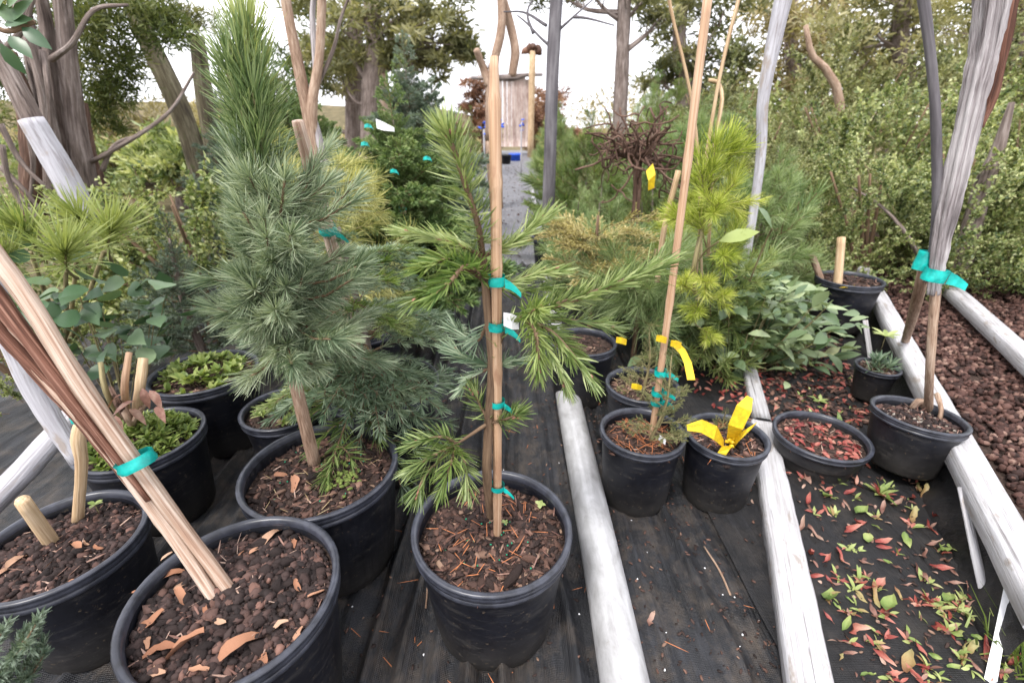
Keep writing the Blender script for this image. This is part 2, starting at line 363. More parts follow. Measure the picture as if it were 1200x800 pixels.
MT['plank_far'] = grained("weathered_gate_plank", [(.25, (.22, .15, .13)), (.5, (.42, .33, .30)), (.75, (.58, .5, .47))], .6, 12, .85, .5, .01)
MT['tie'] = plain("teal_plastic_tie", (.01, .38, .34), .3, .5, 45, .5, dark=(.0, .22, .20), bs=.5, bd=.004)
MT['yellow'] = plain("yellow_plastic_tag", (.74, .53, .02), .4, .12, 90, .45, dark=(.55, .36, .02), bs=.4, bd=.003)
MT['white'] = plain("white_plastic_tag", (.82, .83, .86), .4, .06, 60, .45)
MT['blue'] = plain("blue_plastic", (.02, .10, .62), .4, .2, 20, .5)
MT['ink'] = plain("black_ink", (.02, .02, .025), .6, .1, 20)
MT['sedge_flower'] = plain("bud_scale", (.30, .13, .10), .6, .4, 150)

def pot_material():
    m, nt, b = mat_new("black_pot_plastic", .36, .36); v = rest_vec(nt)
    n = noise(nt, v, 14, 6, .65); fine = noise(nt, v, 160, 3); oi = nd(nt, "ObjectInfo")
    sx = nd(nt, "SeparateXYZ"); nt.links.new(v, sx.inputs[0])
    low = nd(nt, "MapRange"); low.inputs[1].default_value = .0; low.inputs[2].default_value = .14; low.inputs[3].default_value = .9; low.inputs[4].default_value = .05; nt.links.new(sx.outputs['Z'], low.inputs[0])
    dirt = math_(nt, 'MULTIPLY', low.outputs[0], n)
    col = mixc(nt, math_(nt, 'MULTIPLY', dirt, .75), ramp(nt, n, [(.3, (.0025, .003, .006)), (.75, (.009, .0105, .0175))]), (.06, .052, .038))
    sc_ = ramp(nt, noise(nt, rest_vec(nt, (16, 16, 70)), 1, 7, .75), [(.53, (0, 0, 0)), (.72, (.5,) * 3)]); col = mixc(nt, sc_, col, (.07, .065, .06))
    sp_ = ramp(nt, noise(nt, v, 95, 3, .6), [(.645, (0, 0, 0)), (.70, (.6,) * 3)]); col = mixc(nt, sp_, col, (.11, .085, .06))
    nt.links.new(col, b.inputs['Base Color'])
    nt.links.new(ramp(nt, n, [(.3, (.38,) * 3), (.8, (.62,) * 3)]), b.inputs['Roughness']); bump(nt, b, fine, .08, .001); return m
MT['pot'] = pot_material()
MT['pot_rim'] = plain("pot_rim_plastic", (.034, .037, .050), .32, .5, 40, .5, bs=.08)

def cloth_material(name, wet=.4, base=((.004, .0045, .006), (.018, .019, .023)), dust=(.10, .078, .060)):
    m, nt, b = mat_new(name, .5, .45); v = rest_vec(nt)
    wv = nd(nt, "TexWave", wave_type='BANDS', bands_direction='X'); wv.inputs['Scale'].default_value = 95; nt.links.new(v, wv.inputs['Vector'])
    wy = nd(nt, "TexWave", wave_type='BANDS', bands_direction='Y'); wy.inputs['Scale'].default_value = 95; nt.links.new(v, wy.inputs['Vector'])
    big = noise(nt, v, 5, 7, .68, .8); st = noise(nt, rest_vec(nt, (70, 3.5, 1)), 1, 7, .7, .4)
    col = ramp(nt, math_(nt, 'ADD', math_(nt, 'MULTIPLY', big, .5), math_(nt, 'MULTIPLY', st, .5)), [(.38, base[0]), (.54, base[1]), (.68, tuple(x * 2.4 for x in base[1]))])
    d = ramp(nt, noise(nt, v, 11, 8, .75), [(.47, (0, 0, 0)), (.70, (.7,) * 3)])
    nt.links.new(mixc(nt, d, col, dust), b.inputs['Base Color'])
    nt.links.new(ramp(nt, big, [(.35, (wet,) * 3), (.7, (.75,) * 3)]), b.inputs['Roughness'])
    bump(nt, b, math_(nt, 'ADD', math_(nt, 'MULTIPLY', math_(nt, 'MULTIPLY', wv.outputs['Fac'], wy.outputs['Fac']), .25), math_(nt, 'ADD', math_(nt, 'MULTIPLY', noise(nt, v, 60, 6, .7), .8), math_(nt, 'MULTIPLY', st, 1.6))), .7, .006)
    return m
MT['cloth'] = cloth_material("black_ground_cloth", .28)
MT['cloth_bed'] = cloth_material("black_bed_cloth", .5, ((.003, .003, .0038), (.009, .009, .011)), (.04, .034, .03))
MT['cloth_far'] = cloth_material("sky_sheen_lane_cloth", .42, ((.07, .072, .085), (.14, .142, .16)), (.17, .15, .14))  # pale base colour paints in the sky reflected along the wet far lane
def ground_material():
    m, nt, b = mat_new("dry_earth", .95, .1); v = rest_vec(nt)
    nt.links.new(ramp(nt, noise(nt, v, .8, 9, .7), [(.3, (.05, .045, .025)), (.5, (.13, .11, .06)), (.75, (.26, .20, .12))]), b.inputs['Base Color'])
    bump(nt, b, noise(nt, v, 14, 6), .8, .05); return m
MT['earth'] = ground_material()
def pipe_material():
    m, nt, b = mat_new("galvanised_pipe", .5, .5); v = rest_vec(nt, (1, 1, .5)); n = noise(nt, v, 30, 8, .7, .5); s = noise(nt, rest_vec(nt, (60, 60, 3)), 1, 5)
    c = ramp(nt, math_(nt, 'ADD', math_(nt, 'MULTIPLY', n, .6), math_(nt, 'MULTIPLY', s, .4)), [(.3, (.26, .25, .25)), (.5, (.44, .44, .45)), (.72, (.62, .62, .64))])
    sp = ramp(nt, noise(nt, v, 18, 6, .7), [(.64, (0, 0, 0)), (.72, (.6,) * 3)])
    nt.links.new(mixc(nt, sp, c, (.22, .17, .13)), b.inputs['Base Color']); b.inputs['Metallic'].default_value = .25
    nt.links.new(ramp(nt, n, [(.3, (.38,) * 3), (.8, (.65,) * 3)]), b.inputs['Roughness']); bump(nt, b, n, .2, .002); return m
MT['pipe'] = pipe_material()
MT['soil'] = plain("dark_potting_soil", (.05, .034, .028), .95, .6, 120, .15, bs=1.0, bd=.006)
MT['lump'] = pieces("soil_lump", [(0, (.016, .011, .011)), (.5, (.045, .030, .028)), (.8, (.085, .052, .047)), (.92, (.15, .085, .07)), (1, (.26, .14, .11))])
MT['chip'] = pieces("bark_chip", [(0, (.018, .012, .011)), (.45, (.055, .033, .028)), (.75, (.12, .065, .05)), (.92, (.21, .115, .085)), (1, (.36, .24, .17))])
MT['flake'] = pieces("orange_bark_flake", [(0, (.36, .16, .09)), (.5, (.50, .25, .15)), (1, (.60, .40, .28))], bs=.3)
MT['lava'] = pieces("lava_rock", [(0, (.022, .011, .009)), (.5, (.085, .040, .032)), (.85, (.17, .088, .07)), (1, (.36, .23, .18))], scale=40)
MT['grit'] = pieces("pale_grit", [(0, (.12, .09, .07)), (.5, (.3, .25, .2)), (1, (.6, .56, .5))])
MT['redneedle'] = plain("dry_red_needle", (.42, .15, .06), .7, .4, 50)
MT['greenbead'] = plain("green_fertiliser_bead", (.01, .30, .16), .35, .2, 50)
MT['moss'] = plain("moss", (.13, .17, .04), .9, .5, 120, bs=.8)
# ------------------------------------------------------------------ setting: ground, cloth, lane
def sheet(name, xs, ys, hf, mat, k='structure', parent=None):
    X, Y = np.meshgrid(xs, ys); Z = hf(X, Y); nx, ny = len(xs), len(ys)
    V = np.stack([X, Y, Z], -1).reshape(-1, 3); i = np.arange(ny - 1)[:, None] * nx; j = np.arange(nx - 1)[None]
    Q = np.stack([i + j, i + j + 1, i + nx + j + 1, i + nx + j], -1).reshape(-1, 4)
    g = Geo(); g.add(V, Q); o = g.obj(name, mat, parent)
    if k: kind(o, k)
    return o
def vn(x, y, s=0):                      # cheap smooth value noise
    xi, yi = np.floor(x), np.floor(y); fx, fy = x - xi, y - yi; fx = fx * fx * (3 - 2 * fx); fy = fy * fy * (3 - 2 * fy)
    h = lambda a, b: (np.sin(a * 127.1 + b * 311.7 + s * 74.7) * 43758.5453) % 1.0
    return (h(xi, yi) * (1 - fx) + h(xi + 1, yi) * fx) * (1 - fy) + (h(xi, yi + 1) * (1 - fx) + h(xi + 1, yi + 1) * fx) * fy

ex = np.concatenate([-np.geomspace(900, 3, 40), np.linspace(-2.8, 6, 40), np.geomspace(6.5, 900, 40)])
ey = np.concatenate([np.linspace(-3, 30, 70), np.geomspace(31, 1500, 30)])
sheet("ground", ex, ey, lambda X, Y: -.06 + .03 * vn(X * .7, Y * .7) - .03, MT['earth'])

def cloth_h(X, Y):
    wob = .03 * vn(X * 3, Y * 2.2, 3) + .02 * vn(X * 9, Y * 5, 8)
    u = (X + wob) * 15 + .25 * Y
    pleat = np.abs((u + vn(u * 0, Y * 1.5, 5) * .4) % 1 - .5) * 2
    amp = .010 + .045 * vn(np.floor(u), Y * 1.1, 9) ** 1.5
    near = np.clip(1.9 - np.abs(X + .15) * 1.6, .15, 1)
    return (1 - pleat) ** 1.6 * amp * near * (.55 + .9 * vn(X * 4, Y * 2, 13)) + .008 * vn(X * 6, Y * 6, 1) + .003 * vn(X * 30, Y * 22, 2)
sheet("ground_cloth", np.linspace(-2.4, 1.02, 520), np.linspace(-.3, 3.6, 360), cloth_h, MT['cloth'])
sheet("path", np.linspace(-.9, 1.0, 40), np.linspace(3.6, 24, 120), lambda X, Y: .002 + .012 * vn(X * 4, Y * 3, 1), MT['cloth_far'])
kind(bpy.data.objects['path'], 'structure')

# planting bed on the right: black cloth inside two white boards, gravel beyond
bedq = [on(905, 420, .03), on(1015, 420, .03), on(1180, 830, .03), on(965, 830, .03)]
def bed_h(X, Y): return .016 + .010 * vn(X * 7, Y * 7, 4) + .006 * vn(X * 22, Y * 17, 5) + .015 * np.exp(-((X - .9) / .25) ** 2)
sheet("planting_bed", np.linspace(.55, 2.4, 130), np.linspace(.05, 3.0, 180), bed_h, MT['cloth_bed'])

# hills of dry brush far behind on the left
g = Geo(); hx = np.linspace(-90, 30, 60)
for row, (yy, hh) in enumerate(((70, 0), (90, 9), (130, 12), (170, 4))):
    pass
hv = []; rows = [(45, -.5, 0), (60, 2.2, 1), (85, 4.6, 1.2), (120, 5.4, 1.4), (170, 2, .5)]
for (yy, hh, am) in rows: hv += [(x, yy, (hh + am * (vn(np.array(x * .08), np.array(yy * .1), 3) * 4 - 2)) * np.clip((6 - x) / 25, 0, 1) - .4) for x in hx]
i = np.arange(len(rows) - 1)[:, None] * 60; j = np.arange(59)[None]
g.add(hv, np.stack([i + j, i + j + 1, i + 60 + j + 1, i + 60 + j], -1).reshape(-1, 4)); kind(g.obj("hills", MT['earth']), 'structure')

# ------------------------------------------------------------------ pipes, boards
def pipe(name, a, b, r, label, mat='pipe', sides=28, n=30):
    g = Geo(); P = spline([a, b], n)
    P[:, 0] += .004 * np.sin(np.linspace(0, 5, n))
    tube(g, P, r, sides, n, rough=.004, cap=False)
    Q = P.copy(); o = g.obj(name, MT[mat])
    lip = Geo()
    for e, s in ((P[-1], 1), (P[0], -1)):
        t = unit(P[-1] - P[-2]) * s
        tube(lip, [e - t * .004, e + t * .002], [r * .985, r * .97], sides)
    lip.obj("pipe_end", MT[mat], o)
    return tag(o, label, 'pipe')
A, B = on(662, 440, .045), on(733, 815, .045)
d_ = unit(A - B)
pipe("metal_pipe", B - d_ * .25, A, .047, "scuffed pale grey metal pipe lying on the cloth beside the nearest fir pot")
A2 = A + d_ * .07
pipe("white_pipe", A2 + [0.0, 0, -.012], [.37, 9.5, .03], .035, "long white pipe running down the lane edge beyond the grey pipe", 'white_bark', 16, 40)

def board(name, a, b, wd, th, label, mat='white_wood', cat='board', **k):
    g = Geo(); beam(g, a, b, wd, th, **k); return tag(g.obj(name, MT[mat]), label, cat)
board("timber_board", on(958, 860, .045), on(893, 500, .045), .078, .05, "white weathered timber edging between the yellow-tagged pot and the leaf-strewn bed", n=30, rough=.03)
board("timber_board", on(893, 497, .045), on(873, 420, .045), .055, .05, "short narrow white board end below the leathery leaved shrub", n=12, rough=.04)
board("timber_board", on(1012, 318, .17), on(1236, 735, .17), .072, .06, "long white weathered timber board between the leaf-strewn bed and the lava gravel", n=40, rough=.03)
board("timber_board", on(1100, 328, .17), on(1260, 475, .17), .075, .06, "rightmost white timber board along the far side of the lava gravel", n=20, rough=.03)
# black cloth hanging below the board down into the bed
ga, gb = on(1012, 318, .15), on(1236, 735, .15)
g = Geo(); nn = 60; tt = np.linspace(0, 1, nn); vv = []
for i, t in enumerate(tt):
    p = ga + (gb - ga) * t
    for k in range(6):
        f = k / 5; vv.append((p[0] - .01 - .07 * f + .012 * math.sin(i * .9 + k), p[1] - .01 * f, .145 * (1 - f) + .022 + .006 * math.sin(i * 1.7 + k * 2)))
i = np.arange(nn - 1)[:, None] * 6; j = np.arange(5)[None]
g.add(vv, np.stack([i + j, i + j + 1, i + 7 + j, i + 6 + j], -1).reshape(-1, 4)); kind(g.obj("bed_cloth_edge", MT['cloth_bed']), 'structure')
# laths
def stick(name, pts, r, label, mat, cat='stake', sides=8, n=10, rough=.06, squash=1, parent=None, group=None, flute=0):
    g = Geo(); tube(g, pts, r, sides, n, rough=rough, squash=squash, flute=flute); o = g.obj(name, MT[mat], parent)
    return tag(o, label, cat, group) if label else o
stick("wooden_lath", [on(1127, 572, .16), on(1146, 660, .09), on(1163, 735, .03)], .010, "thin grey lath leaning against the right hand board above fallen leaves", 'white_wood', 'lath', squash=.5)
stick("wooden_lath", [on(1014, 375, .19), on(1021, 425, .02)], .013, "short white lath end beside the small pot with tufts", 'white_wood', 'lath', squash=.5)

# gravel mound
def grav_h(X, Y): return .09 + .045 * vn(X * 1.7, Y * 1.7, 2) + .012 * vn(X * 9, Y * 9, 3)
def in_gravel(x, y):
    a, b = ga, gb; s = (b[0] - a[0]) * (y - a[1]) - (b[1] - a[1]) * (x - a[0])      # to the right of the board
    return s > .02 * np.linalg.norm(b - a)
gv = []
gl = [ga + (gb - ga) * t for t in np.linspace(-.6, 1.05, 50)]
for p in gl:
    for k in range(28):
        x = p[0] + .06 + k * .11; y = p[1] + .02; gv.append((x, y, float(grav_h(np.array(x), np.array(y))) - .012))
g = Geo(); i = np.arange(49)[:, None] * 28; j = np.arange(27)[None]
g.add(gv, np.stack([i + j, i + j + 1, i + 29 + j, i + 28 + j], -1).reshape(-1, 4)); gravel = kind(g.obj("gravel_bed", MT['soil']), 'structure')
STONES = [stone(s, (1, .8, .65), .2) for s in range(8)]
CHIPS = [stone(40 + s, (1.3, .65, .3), .28) for s in range(8)]
def piece_meshes(shapes, mat, nm):
    out = []
    for V, q, t in shapes:
        gg = Geo(); gg.add(V, q, t, 0); out.append(gg.mesh(nm, mat, True))
    return out
LAVA = piece_meshes([stone(70 + s, (1, .8, .7), .18) for s in range(8)], MT['lava'], "lava_rock")
cand = []
for _ in range(42000):
    t = R.uniform(-.6, 1.03); k = R.uniform(0.05, 2.6); p = ga + (gb - ga) * t; x = p[0] + .06 + k; y = p[1]
    if math.hypot(x, y) < 4.8: cand.append((x, y))
cand = np.array(cand); dd = np.hypot(cand[:, 0], cand[:, 1])
vis = np.abs(cand[:, 0]) / np.maximum(.1, cand[:, 1] * math.cos(PITCH) + .9 * math.sin(PITCH)) < 1.7
cand, dd = cand[vis], dd[vis]; od = np.argsort(dd); cand = cand[od]
pick, last = [], []
for (x, y) in cand[:5200]:
    if len(pick) >= 300: break
    if all((x - a) ** 2 + (y - b) ** 2 > .0145 ** 2 for a, b in pick[-60:]): pick.append((x, y))
for (x, y) in pick:
    put("lava_rock", LAVA[R.integers(8)], gravel, (x, y, float(grav_h(np.array(x), np.array(y))) + R.uniform(-.004, .008)), (R.uniform(-.6, .6), R.uniform(-.6, .6), R.uniform(0, 6.3)), R.uniform(.008, .0145))
g = Geo(); rest_ = cand[R.permutation(len(cand))][:21000]
scatter(g, STONES, np.stack([rest_[:, 0], rest_[:, 1], grav_h(rest_[:, 0], rest_[:, 1]) + R.uniform(-.008, .006, len(rest_))], -1), R.uniform(.007, .0155, len(rest_)))
kind(g.obj("loose_gravel", MT['lava'], gravel), 'stuff')

# gate at the far end of the lane
GY = 20.0
gp = lambda px, py: dep(px, py, GY)
gate = thing("wooden_gate", (gp(600, 170)[0], GY, 0), "weathered vertical plank gate standing at the far end of the lane", "gate")
def gbox(nm, p0, p1, y0, y1, mat, parent=None, loc=True):
    a, b = gp(*p0), gp(*p1); g = Geo(); lo = (a[0] - gate.location.x, y0, max(0.0, b[2])); hi = (b[0] - gate.location.x, y1, a[2])
    V0 = (hi[0] - lo[0]) / 2
    beam(g, ((lo[0] + hi[0]) / 2, (y0 + y1) / 2, lo[2]), ((lo[0] + hi[0]) / 2, (y0 + y1) / 2, hi[2]), hi[0] - lo[0], y1 - y0, n=8, up=(0, 1, 0))
    return g.obj(nm, mat, parent)
for k in range(7): gbox("gate_plank", (584 + k * 5.2, 92 + R.uniform(-1.5, 1.5)), (589 + k * 5.2, 172), -.02 - .012 * (k % 2), .03, MT['plank_far'], gate)
g = Geo(); a, b = gp(552, 91), gp(636, 87); tube(g, [a - np.array(gate.location), b - np.array(gate.location)], .07, 8, 6, rough=.1); g.obj("top_rail", MT['wood_grey'], gate)
for px in (581, 622): gbox("gate_post", (px - 2.4, 90), (px + 2.4, 172), .05, .25, MT['white_bark'], gate)
hd = thing("street_post", (gp(620, 172)[0], GY - 1.5, 0), "tall pale post with a rusty curled top beside the far gate", "post")
g = Geo(); a = dep(621, 60, GY - 1.5); tube(g, [(0, 0, 0), (.02, 0, a[2])], .11, 8, 6, rough=.04); g.obj("post_shaft", MT['wood_stub'], hd)
g = Geo(); scatter(g, STONES, [np.array((-.22 + .11 * k, 0, a[2] + .12 - .05 * abs(k - 2))) for k in range(5)], .17); g.obj("rusty_cap", MT['rust'], hd)

# ------------------------------------------------------------------ pots
def pot(x, y, r, h, label, drop=.03, ribs=0, style='lump', n_part=0, n_stuff=300, size=.008, tilt=(0, 0), z0=0.0, group="black nursery pots on the cloth", oval=.008, rimh=1.0, taper=.8, extra=None, n=56):
    e = thing("nursery_pot", (x, y, z0 + .012), label, "plant pot", group); e.rotation_euler = (tilt[0], tilt[1], R.uniform(0, 6.28) if tilt == (0, 0) else 0)
    ph = R.uniform(0, 6.28); zs = h - drop
    g = Geo(); lathe(g, [(.001, .006), (taper * r * .96, 0), (taper * r, .006), (taper * r * 1.03, .03), (r * .965, h - .036 * rimh), (r * .97, h - .03 * rimh), (r - .004, h - .003), (r - .007, h - .004), (r * .955, h - .03), (r * .92, zs - .03)], n * (3 if ribs else 1), ribs, .022 if ribs else 0, oval, ph); g.obj("pot_wall", MT['pot'], e)
    q = rimh
    g = Geo(); lathe(g, [(r * .972, h - .033 * q), (r + .002, h - .031 * q), (r + .0035, h - .026 * q), (r + .002, h - .021 * q), (r + .0005, h - .0195 * q), (r + .0035, h - .017 * q), (r + .0042, h - .010 * q), (r + .0025, h - .0065 * q), (r + .0055, h - .004), (r + .0058, h), (r + .003, h + .0025), (r - .003, h + .0025), (r - .007, h - .001), (r - .0085, h - .012)], n, 0, 0, oval, ph); g.obj("pot_rim", MT['pot_rim'], e)
    rs = r * .945
    rr = np.linspace(0, 1, 16); aa = np.arange(36) * 2 * np.pi / 36
    X = (rr[:, None] * np.cos(aa)) * rs * 1.01; Y = (rr[:, None] * np.sin(aa)) * rs * 1.01
    def sh(X, Y): return zs + .010 * (vn(X * 25 + x * 9, Y * 25, 3) - .5) + .008 * (vn(X * 70, Y * 70 + y * 5, 4) - .5) + .010 * (1 - (X * X + Y * Y) / rs ** 2)
    g = Geo(); i = np.arange(15)[:, None] * 36; j = np.arange(36)[None]; k = (j + 1) % 36
    g.add(np.stack([X, Y, sh(X, Y)], -1).reshape(-1, 3), np.stack([i + j, i + k, i + 36 + k, i + 36 + j], -1).reshape(-1, 4)); soil = g.obj("soil", MT['soil'], e)
    def disc(m, f=.97): a = R.uniform(0, 6.28, m); q = rs * f * np.sqrt(R.uniform(0, 1, m)); X, Y = q * np.cos(a), q * np.sin(a); return np.stack([X, Y, sh(X, Y)], -1)
    shapes, mat, ml = (STONES, MT['lump'], LUMPS) if style == 'lump' else (CHIPS, MT['chip'], BARKS)
    nm = "soil_lump" if style == 'lump' else "bark_chip"
    if n_stuff:
        g = Geo(); P = disc(n_stuff); scatter(g, shapes, P + [0, 0, .001], np.clip(R.lognormal(-.45, .45, n_stuff), .2, 1.5) * size, flat=style != 'lump'); kind(g.obj("soil_crumbs", mat, soil), 'stuff')
    if n_part:
        P, keep = disc(n_part * 8, .93), []
        for p in P:
            if len(keep) == n_part: break
            if all((p[0] - k[0]) ** 2 + (p[1] - k[1]) ** 2 > (size * 1.05) ** 2 for k in keep): keep.append(p)
        for p in keep:
            put(nm, ml[R.integers(8)], soil, (p[0], p[1], p[2] + size * .25), (R.normal(0, .4), R.normal(0, .4), R.uniform(0, 6.3)), size * float(np.clip(R.lognormal(0, .35), .5, 1.9)))
    if n_part or n_stuff > 250:
        g = Geo(); k = 90; P = disc(k, .94); a = R.uniform(0, 6.28, k); blades(g, P + [0, 0, .006], np.stack([np.cos(a), np.sin(a), R.normal(0, .25, k)], -1), R.uniform(.006, .030, k), R.uniform(.0012, .0035, k), np.tile([0, 0, 1.], (k, 1)) + R.normal(0, .3, (k, 3)), None, R.uniform(0, .9, k)); kind(g.obj("bark_shreds", MT['leaf_p'], soil), 'stuff')
    return dict(e=e, soil=soil, sh=sh, z=zs + .012 + z0, x=x, y=y, r=r, disc=disc)
LUMPS = piece_meshes(STONES, MT['lump'], "soil_lump"); BARKS = piece_meshes(CHIPS, MT['chip'], "bark_chip")

# orange curls of bark
def curl(seed):
    r = np.random.default_rng(seed); g = Geo(); n = 7; V = []
    for i in range(n):
        t = i / (n - 1); wd = .42 * math.sin(.35 + t * 2.4) * (1 + r.normal(0, .18))
        for k in (-1, 0, 1): V.append((t * 2 - 1, k * wd + .3 * math.sin(t * 3 + seed), .35 * math.sin(t * 3.1) * (.5 + .3 * (seed % 3)) + .22 * (k * k) + r.normal(0, .03)))
    i = np.arange(n - 1)[:, None] * 3; j = np.arange(2)[None]
    g.add(V, np.stack([i + j, i + j + 1, i + 4 + j, i + 3 + j], -1).reshape(-1, 4), None, 0); return g.mesh("bark_flake", MT['flake'])
CURLS = [curl(s) for s in range(5)]
def put_local(p, me, nm, px, py, size, dz=.006, rz=None):
    """a loose piece lying on a pot's soil"""
    w_ = on(px, py, p['z']); inv = Matrix.Rotation(-p['e'].rotation_euler.z, 3, 'Z') @ Vector((w_[0] - p['x'], w_[1] - p['y'], 0))
    return put(nm, me, p['soil'], (inv.x, inv.y, float(p['sh'](np.array(inv.x), np.array(inv.y))) + dz), (R.normal(0, .25), R.normal(0, .25), R.uniform(0, 6.28) if rz is None else rz - p['e'].rotation_euler.z), size)

P1 = pot(-.04, .68, .154, .272, "black ribless pot in the foreground centre holding the staked fir and bark chips", .038, style='chip', n_part=240, n_stuff=1800, size=.0080)
P2 = pot(-.46, .52, .160, .290, "large black pot at the bottom left with two split stakes leaning from it", .028, n_part=300, n_stuff=2200, size=.0082, oval=.014)
P3 = pot(-.89, .66, .137, .250, "black pot at the left edge with two short cut stubs in its soil", .030, n_part=240, n_stuff=1500, size=.0078)
P4 = pot(-.44, .84, .166, .285, "ribbed black pot around the thin trunk of the tall blue pine", .035, ribs=44, style='chip', n_part=150, n_stuff=900, size=.0085)
P5 = pot(-.39, 1.20, .166, .30, "black pot under the drooping blue fir, behind the ribbed pot", .03, style='chip', n_part=40, n_stuff=400, size=.010)
P6 = pot(-1.0, 1.32, .153, .272, "black pot of low leafy plants, at the back of the left side pots", .02, style='chip', n_part=25, n_stuff=350, size=.010)
P7 = pot(-.98, 1.0, .14, .248, "black pot filled by a green stonecrop clump and dry stems", .02, n_part=0, n_stuff=300, size=.010)
P8 = pot(-.70, 1.20, .12, .21, "small grey-rimmed black pot wedged between the ribbed pot and leafy pot", .03, n_stuff=200, rimh=.8)
P9 = pot(-.50, 2.27, .158, .285, "black pot of the staked green spruce left of the lane", .03, style='chip', n_stuff=200, size=.012)
P10 = pot(.36, 1.05, .110, .232, "small black pot with the tied small spruce and brown stake, right of the pipe", .035, style='chip', n_part=30, n_stuff=350, size=.009, rimh=.7, taper=.82)
P11 = pot(.595, 1.05, .104, .218, "small black pot with the bow of yellow plastic labels", .03, n_part=40, n_stuff=300, size=.009, rimh=.7, taper=.82)
P12 = pot(.42, 1.29, .112, .24, "small black pot of pale wiry spruce twigs behind the staked small spruce", .03, style='chip', n_part=20, n_stuff=250, size=.009, rimh=.7)
P13 = pot(.27, 1.60, .125, .25, "black pot just behind the far end of the grey pipe", .03, n_stuff=150, style='chip', size=.01)
P14 = pot(1.70, 2.24, .145, .26, "black pot with two stake stubs at the far right before the hedge", .02, style='chip', n_part=40, n_stuff=250, size=.012, z0=.04)
P15 = pot(1.19, 1.13, .112, .17, "low black pot holding the tall grey twisted stake and tan stems", .028, n_part=60, n_stuff=400, size=.008, z0=.055, tilt=(rad(-4), rad(3)), rimh=.7)
P16 = pot(1.40, 1.56, .070, .13, "little black pot of grey-green tufts behind the twisted stake pot", .015, style='chip', n_part=15, n_stuff=120, size=.007, z0=.03, rimh=.5)
P17 = pot(.955, 1.17, .128, .12, "shallow black pot littered with red leaves, left of the twisted stake pot", .03, style='chip', n_part=30, n_stuff=200, size=.009, z0=.01, rimh=.6)
P19 = pot(.30, 3.35, .15, .28, "black pot standing against the smooth grey trunk by the lane", .03, n_stuff=100)
P20 = pot(.62, 3.05, .15, .27, "black pot under the golden cypress row, furthest back on the right", .03, n_stuff=100)
P21 = pot(.76, 2.35, .15, .27, "black pot of the golden cypress right of the lane", .03, n_stuff=100)
P22 = pot(-.60, 1.72, .15, .27, "black pot hidden behind the blue fir and spruce", .03, n_stuff=100)
P23 = pot(*on(832, 352, .25)[:2], .13, .25, "black pot under the lime yellow pine", .03, n_stuff=120, style='chip')

for (px, py, s) in [(222, 765, .030), (286, 765, .030), (190, 773, .022), (182, 730, .022), (205, 677, .016), (216, 708, .017), (320, 632, .022), (300, 650, .010), (355, 750, .018), (190, 790, .017), (175, 760, .012), (212, 690, .010), (285, 655, .009), (240, 660, .012), (330, 740, .014), (350, 690, .012), (262, 735, .012), (235, 790, .014), (310, 780, .015), (160, 700, .011), (195, 650, .010), (345, 640, .012), (372, 700, .014), (245, 720, .009)]:
    put_local(P2, CURLS[R.integers(5)], "bark_flake", px, py, s)
for (px, py, s) in [(25, 665, .020), (92, 648, .016), (62, 605, .010), (10, 677, .016), (88, 686, .010), (40, 710, .012), (118, 645, .010), (68, 700, .012), (105, 640, .008)]:
    put_local(P3, CURLS[R.integers(5)], "bark_flake", px, py, s)
for (px, py, s) in [(345, 575, .022), (300, 540, .011), (330, 560, .014), (410, 545, .012)]:
    put_local(P4, CURLS[R.integers(5)], "bark_flake", px, py, s)
chipbig = stone(91, (1.9, .6, .4), .2); gg = Geo(); gg.add(*chipbig, 0); BIGCHIP = gg.mesh("bark_chip", MT['chip'])
put_local(P1, BIGCHIP, "bark_chip", 600, 680, .017, rz=.8); put_local(P1, BIGCHIP, "bark_chip", 610, 603, .012, rz=1.9); put_local(P1, BIGCHIP, "bark_chip", 540, 615, .010, rz=2.6)
def soil_needles(p, n, L, spread=None, mat='redneedle', W=.0016):
    g = Geo(); P = p['disc'](n, .8)
    a = R.uniform(0, 6.28, n); d = np.stack([np.cos(a), np.sin(a), R.normal(0, .12, n)], -1)
    blades(g, P + [0, 0, .008], d, R.uniform(.6, 1, n) * L, W, np.tile([0, 0, 1.], (n, 1)), None, R.uniform(.2, .8, n)); kind(g.obj("fallen_needles", MT[mat], p['soil']), 'stuff')
soil_needles(P1, 46, .036); soil_needles(P10, 110, .05); soil_needles(P11, 40, .05); soil_needles(P12, 60, .05, None, 'straw'); soil_needles(P4, 25, .035, None, 'straw'); soil_needles(P5, 30, .04)
g = Geo(); scatter(g, STONES[:3], P1['disc'](26, .75) + [0, 0, .006], .0022); kind(g.obj("fertiliser_beads", MT['greenbead'], P1['soil']), 'stuff')
g = Geo(); scatter(g, STONES[:3], P4['disc'](20, .75) + [0, 0, .006], .0022); kind(g.obj("fertiliser_beads", MT['greenbead'], P4['soil']), 'stuff')
g = Geo(); scatter(g, STONES[:4], P15['disc'](40, .9) + [0, 0, .004], .005); kind(g.obj("pale_grit", MT['grit'], P15['soil']), 'stuff')
g = Geo(); scatter(g, STONES[:4], P16['disc'](40, .9) + [0, 0, .004], .005); kind(g.obj("pale_grit", MT['grit'], P16['soil']), 'stuff')

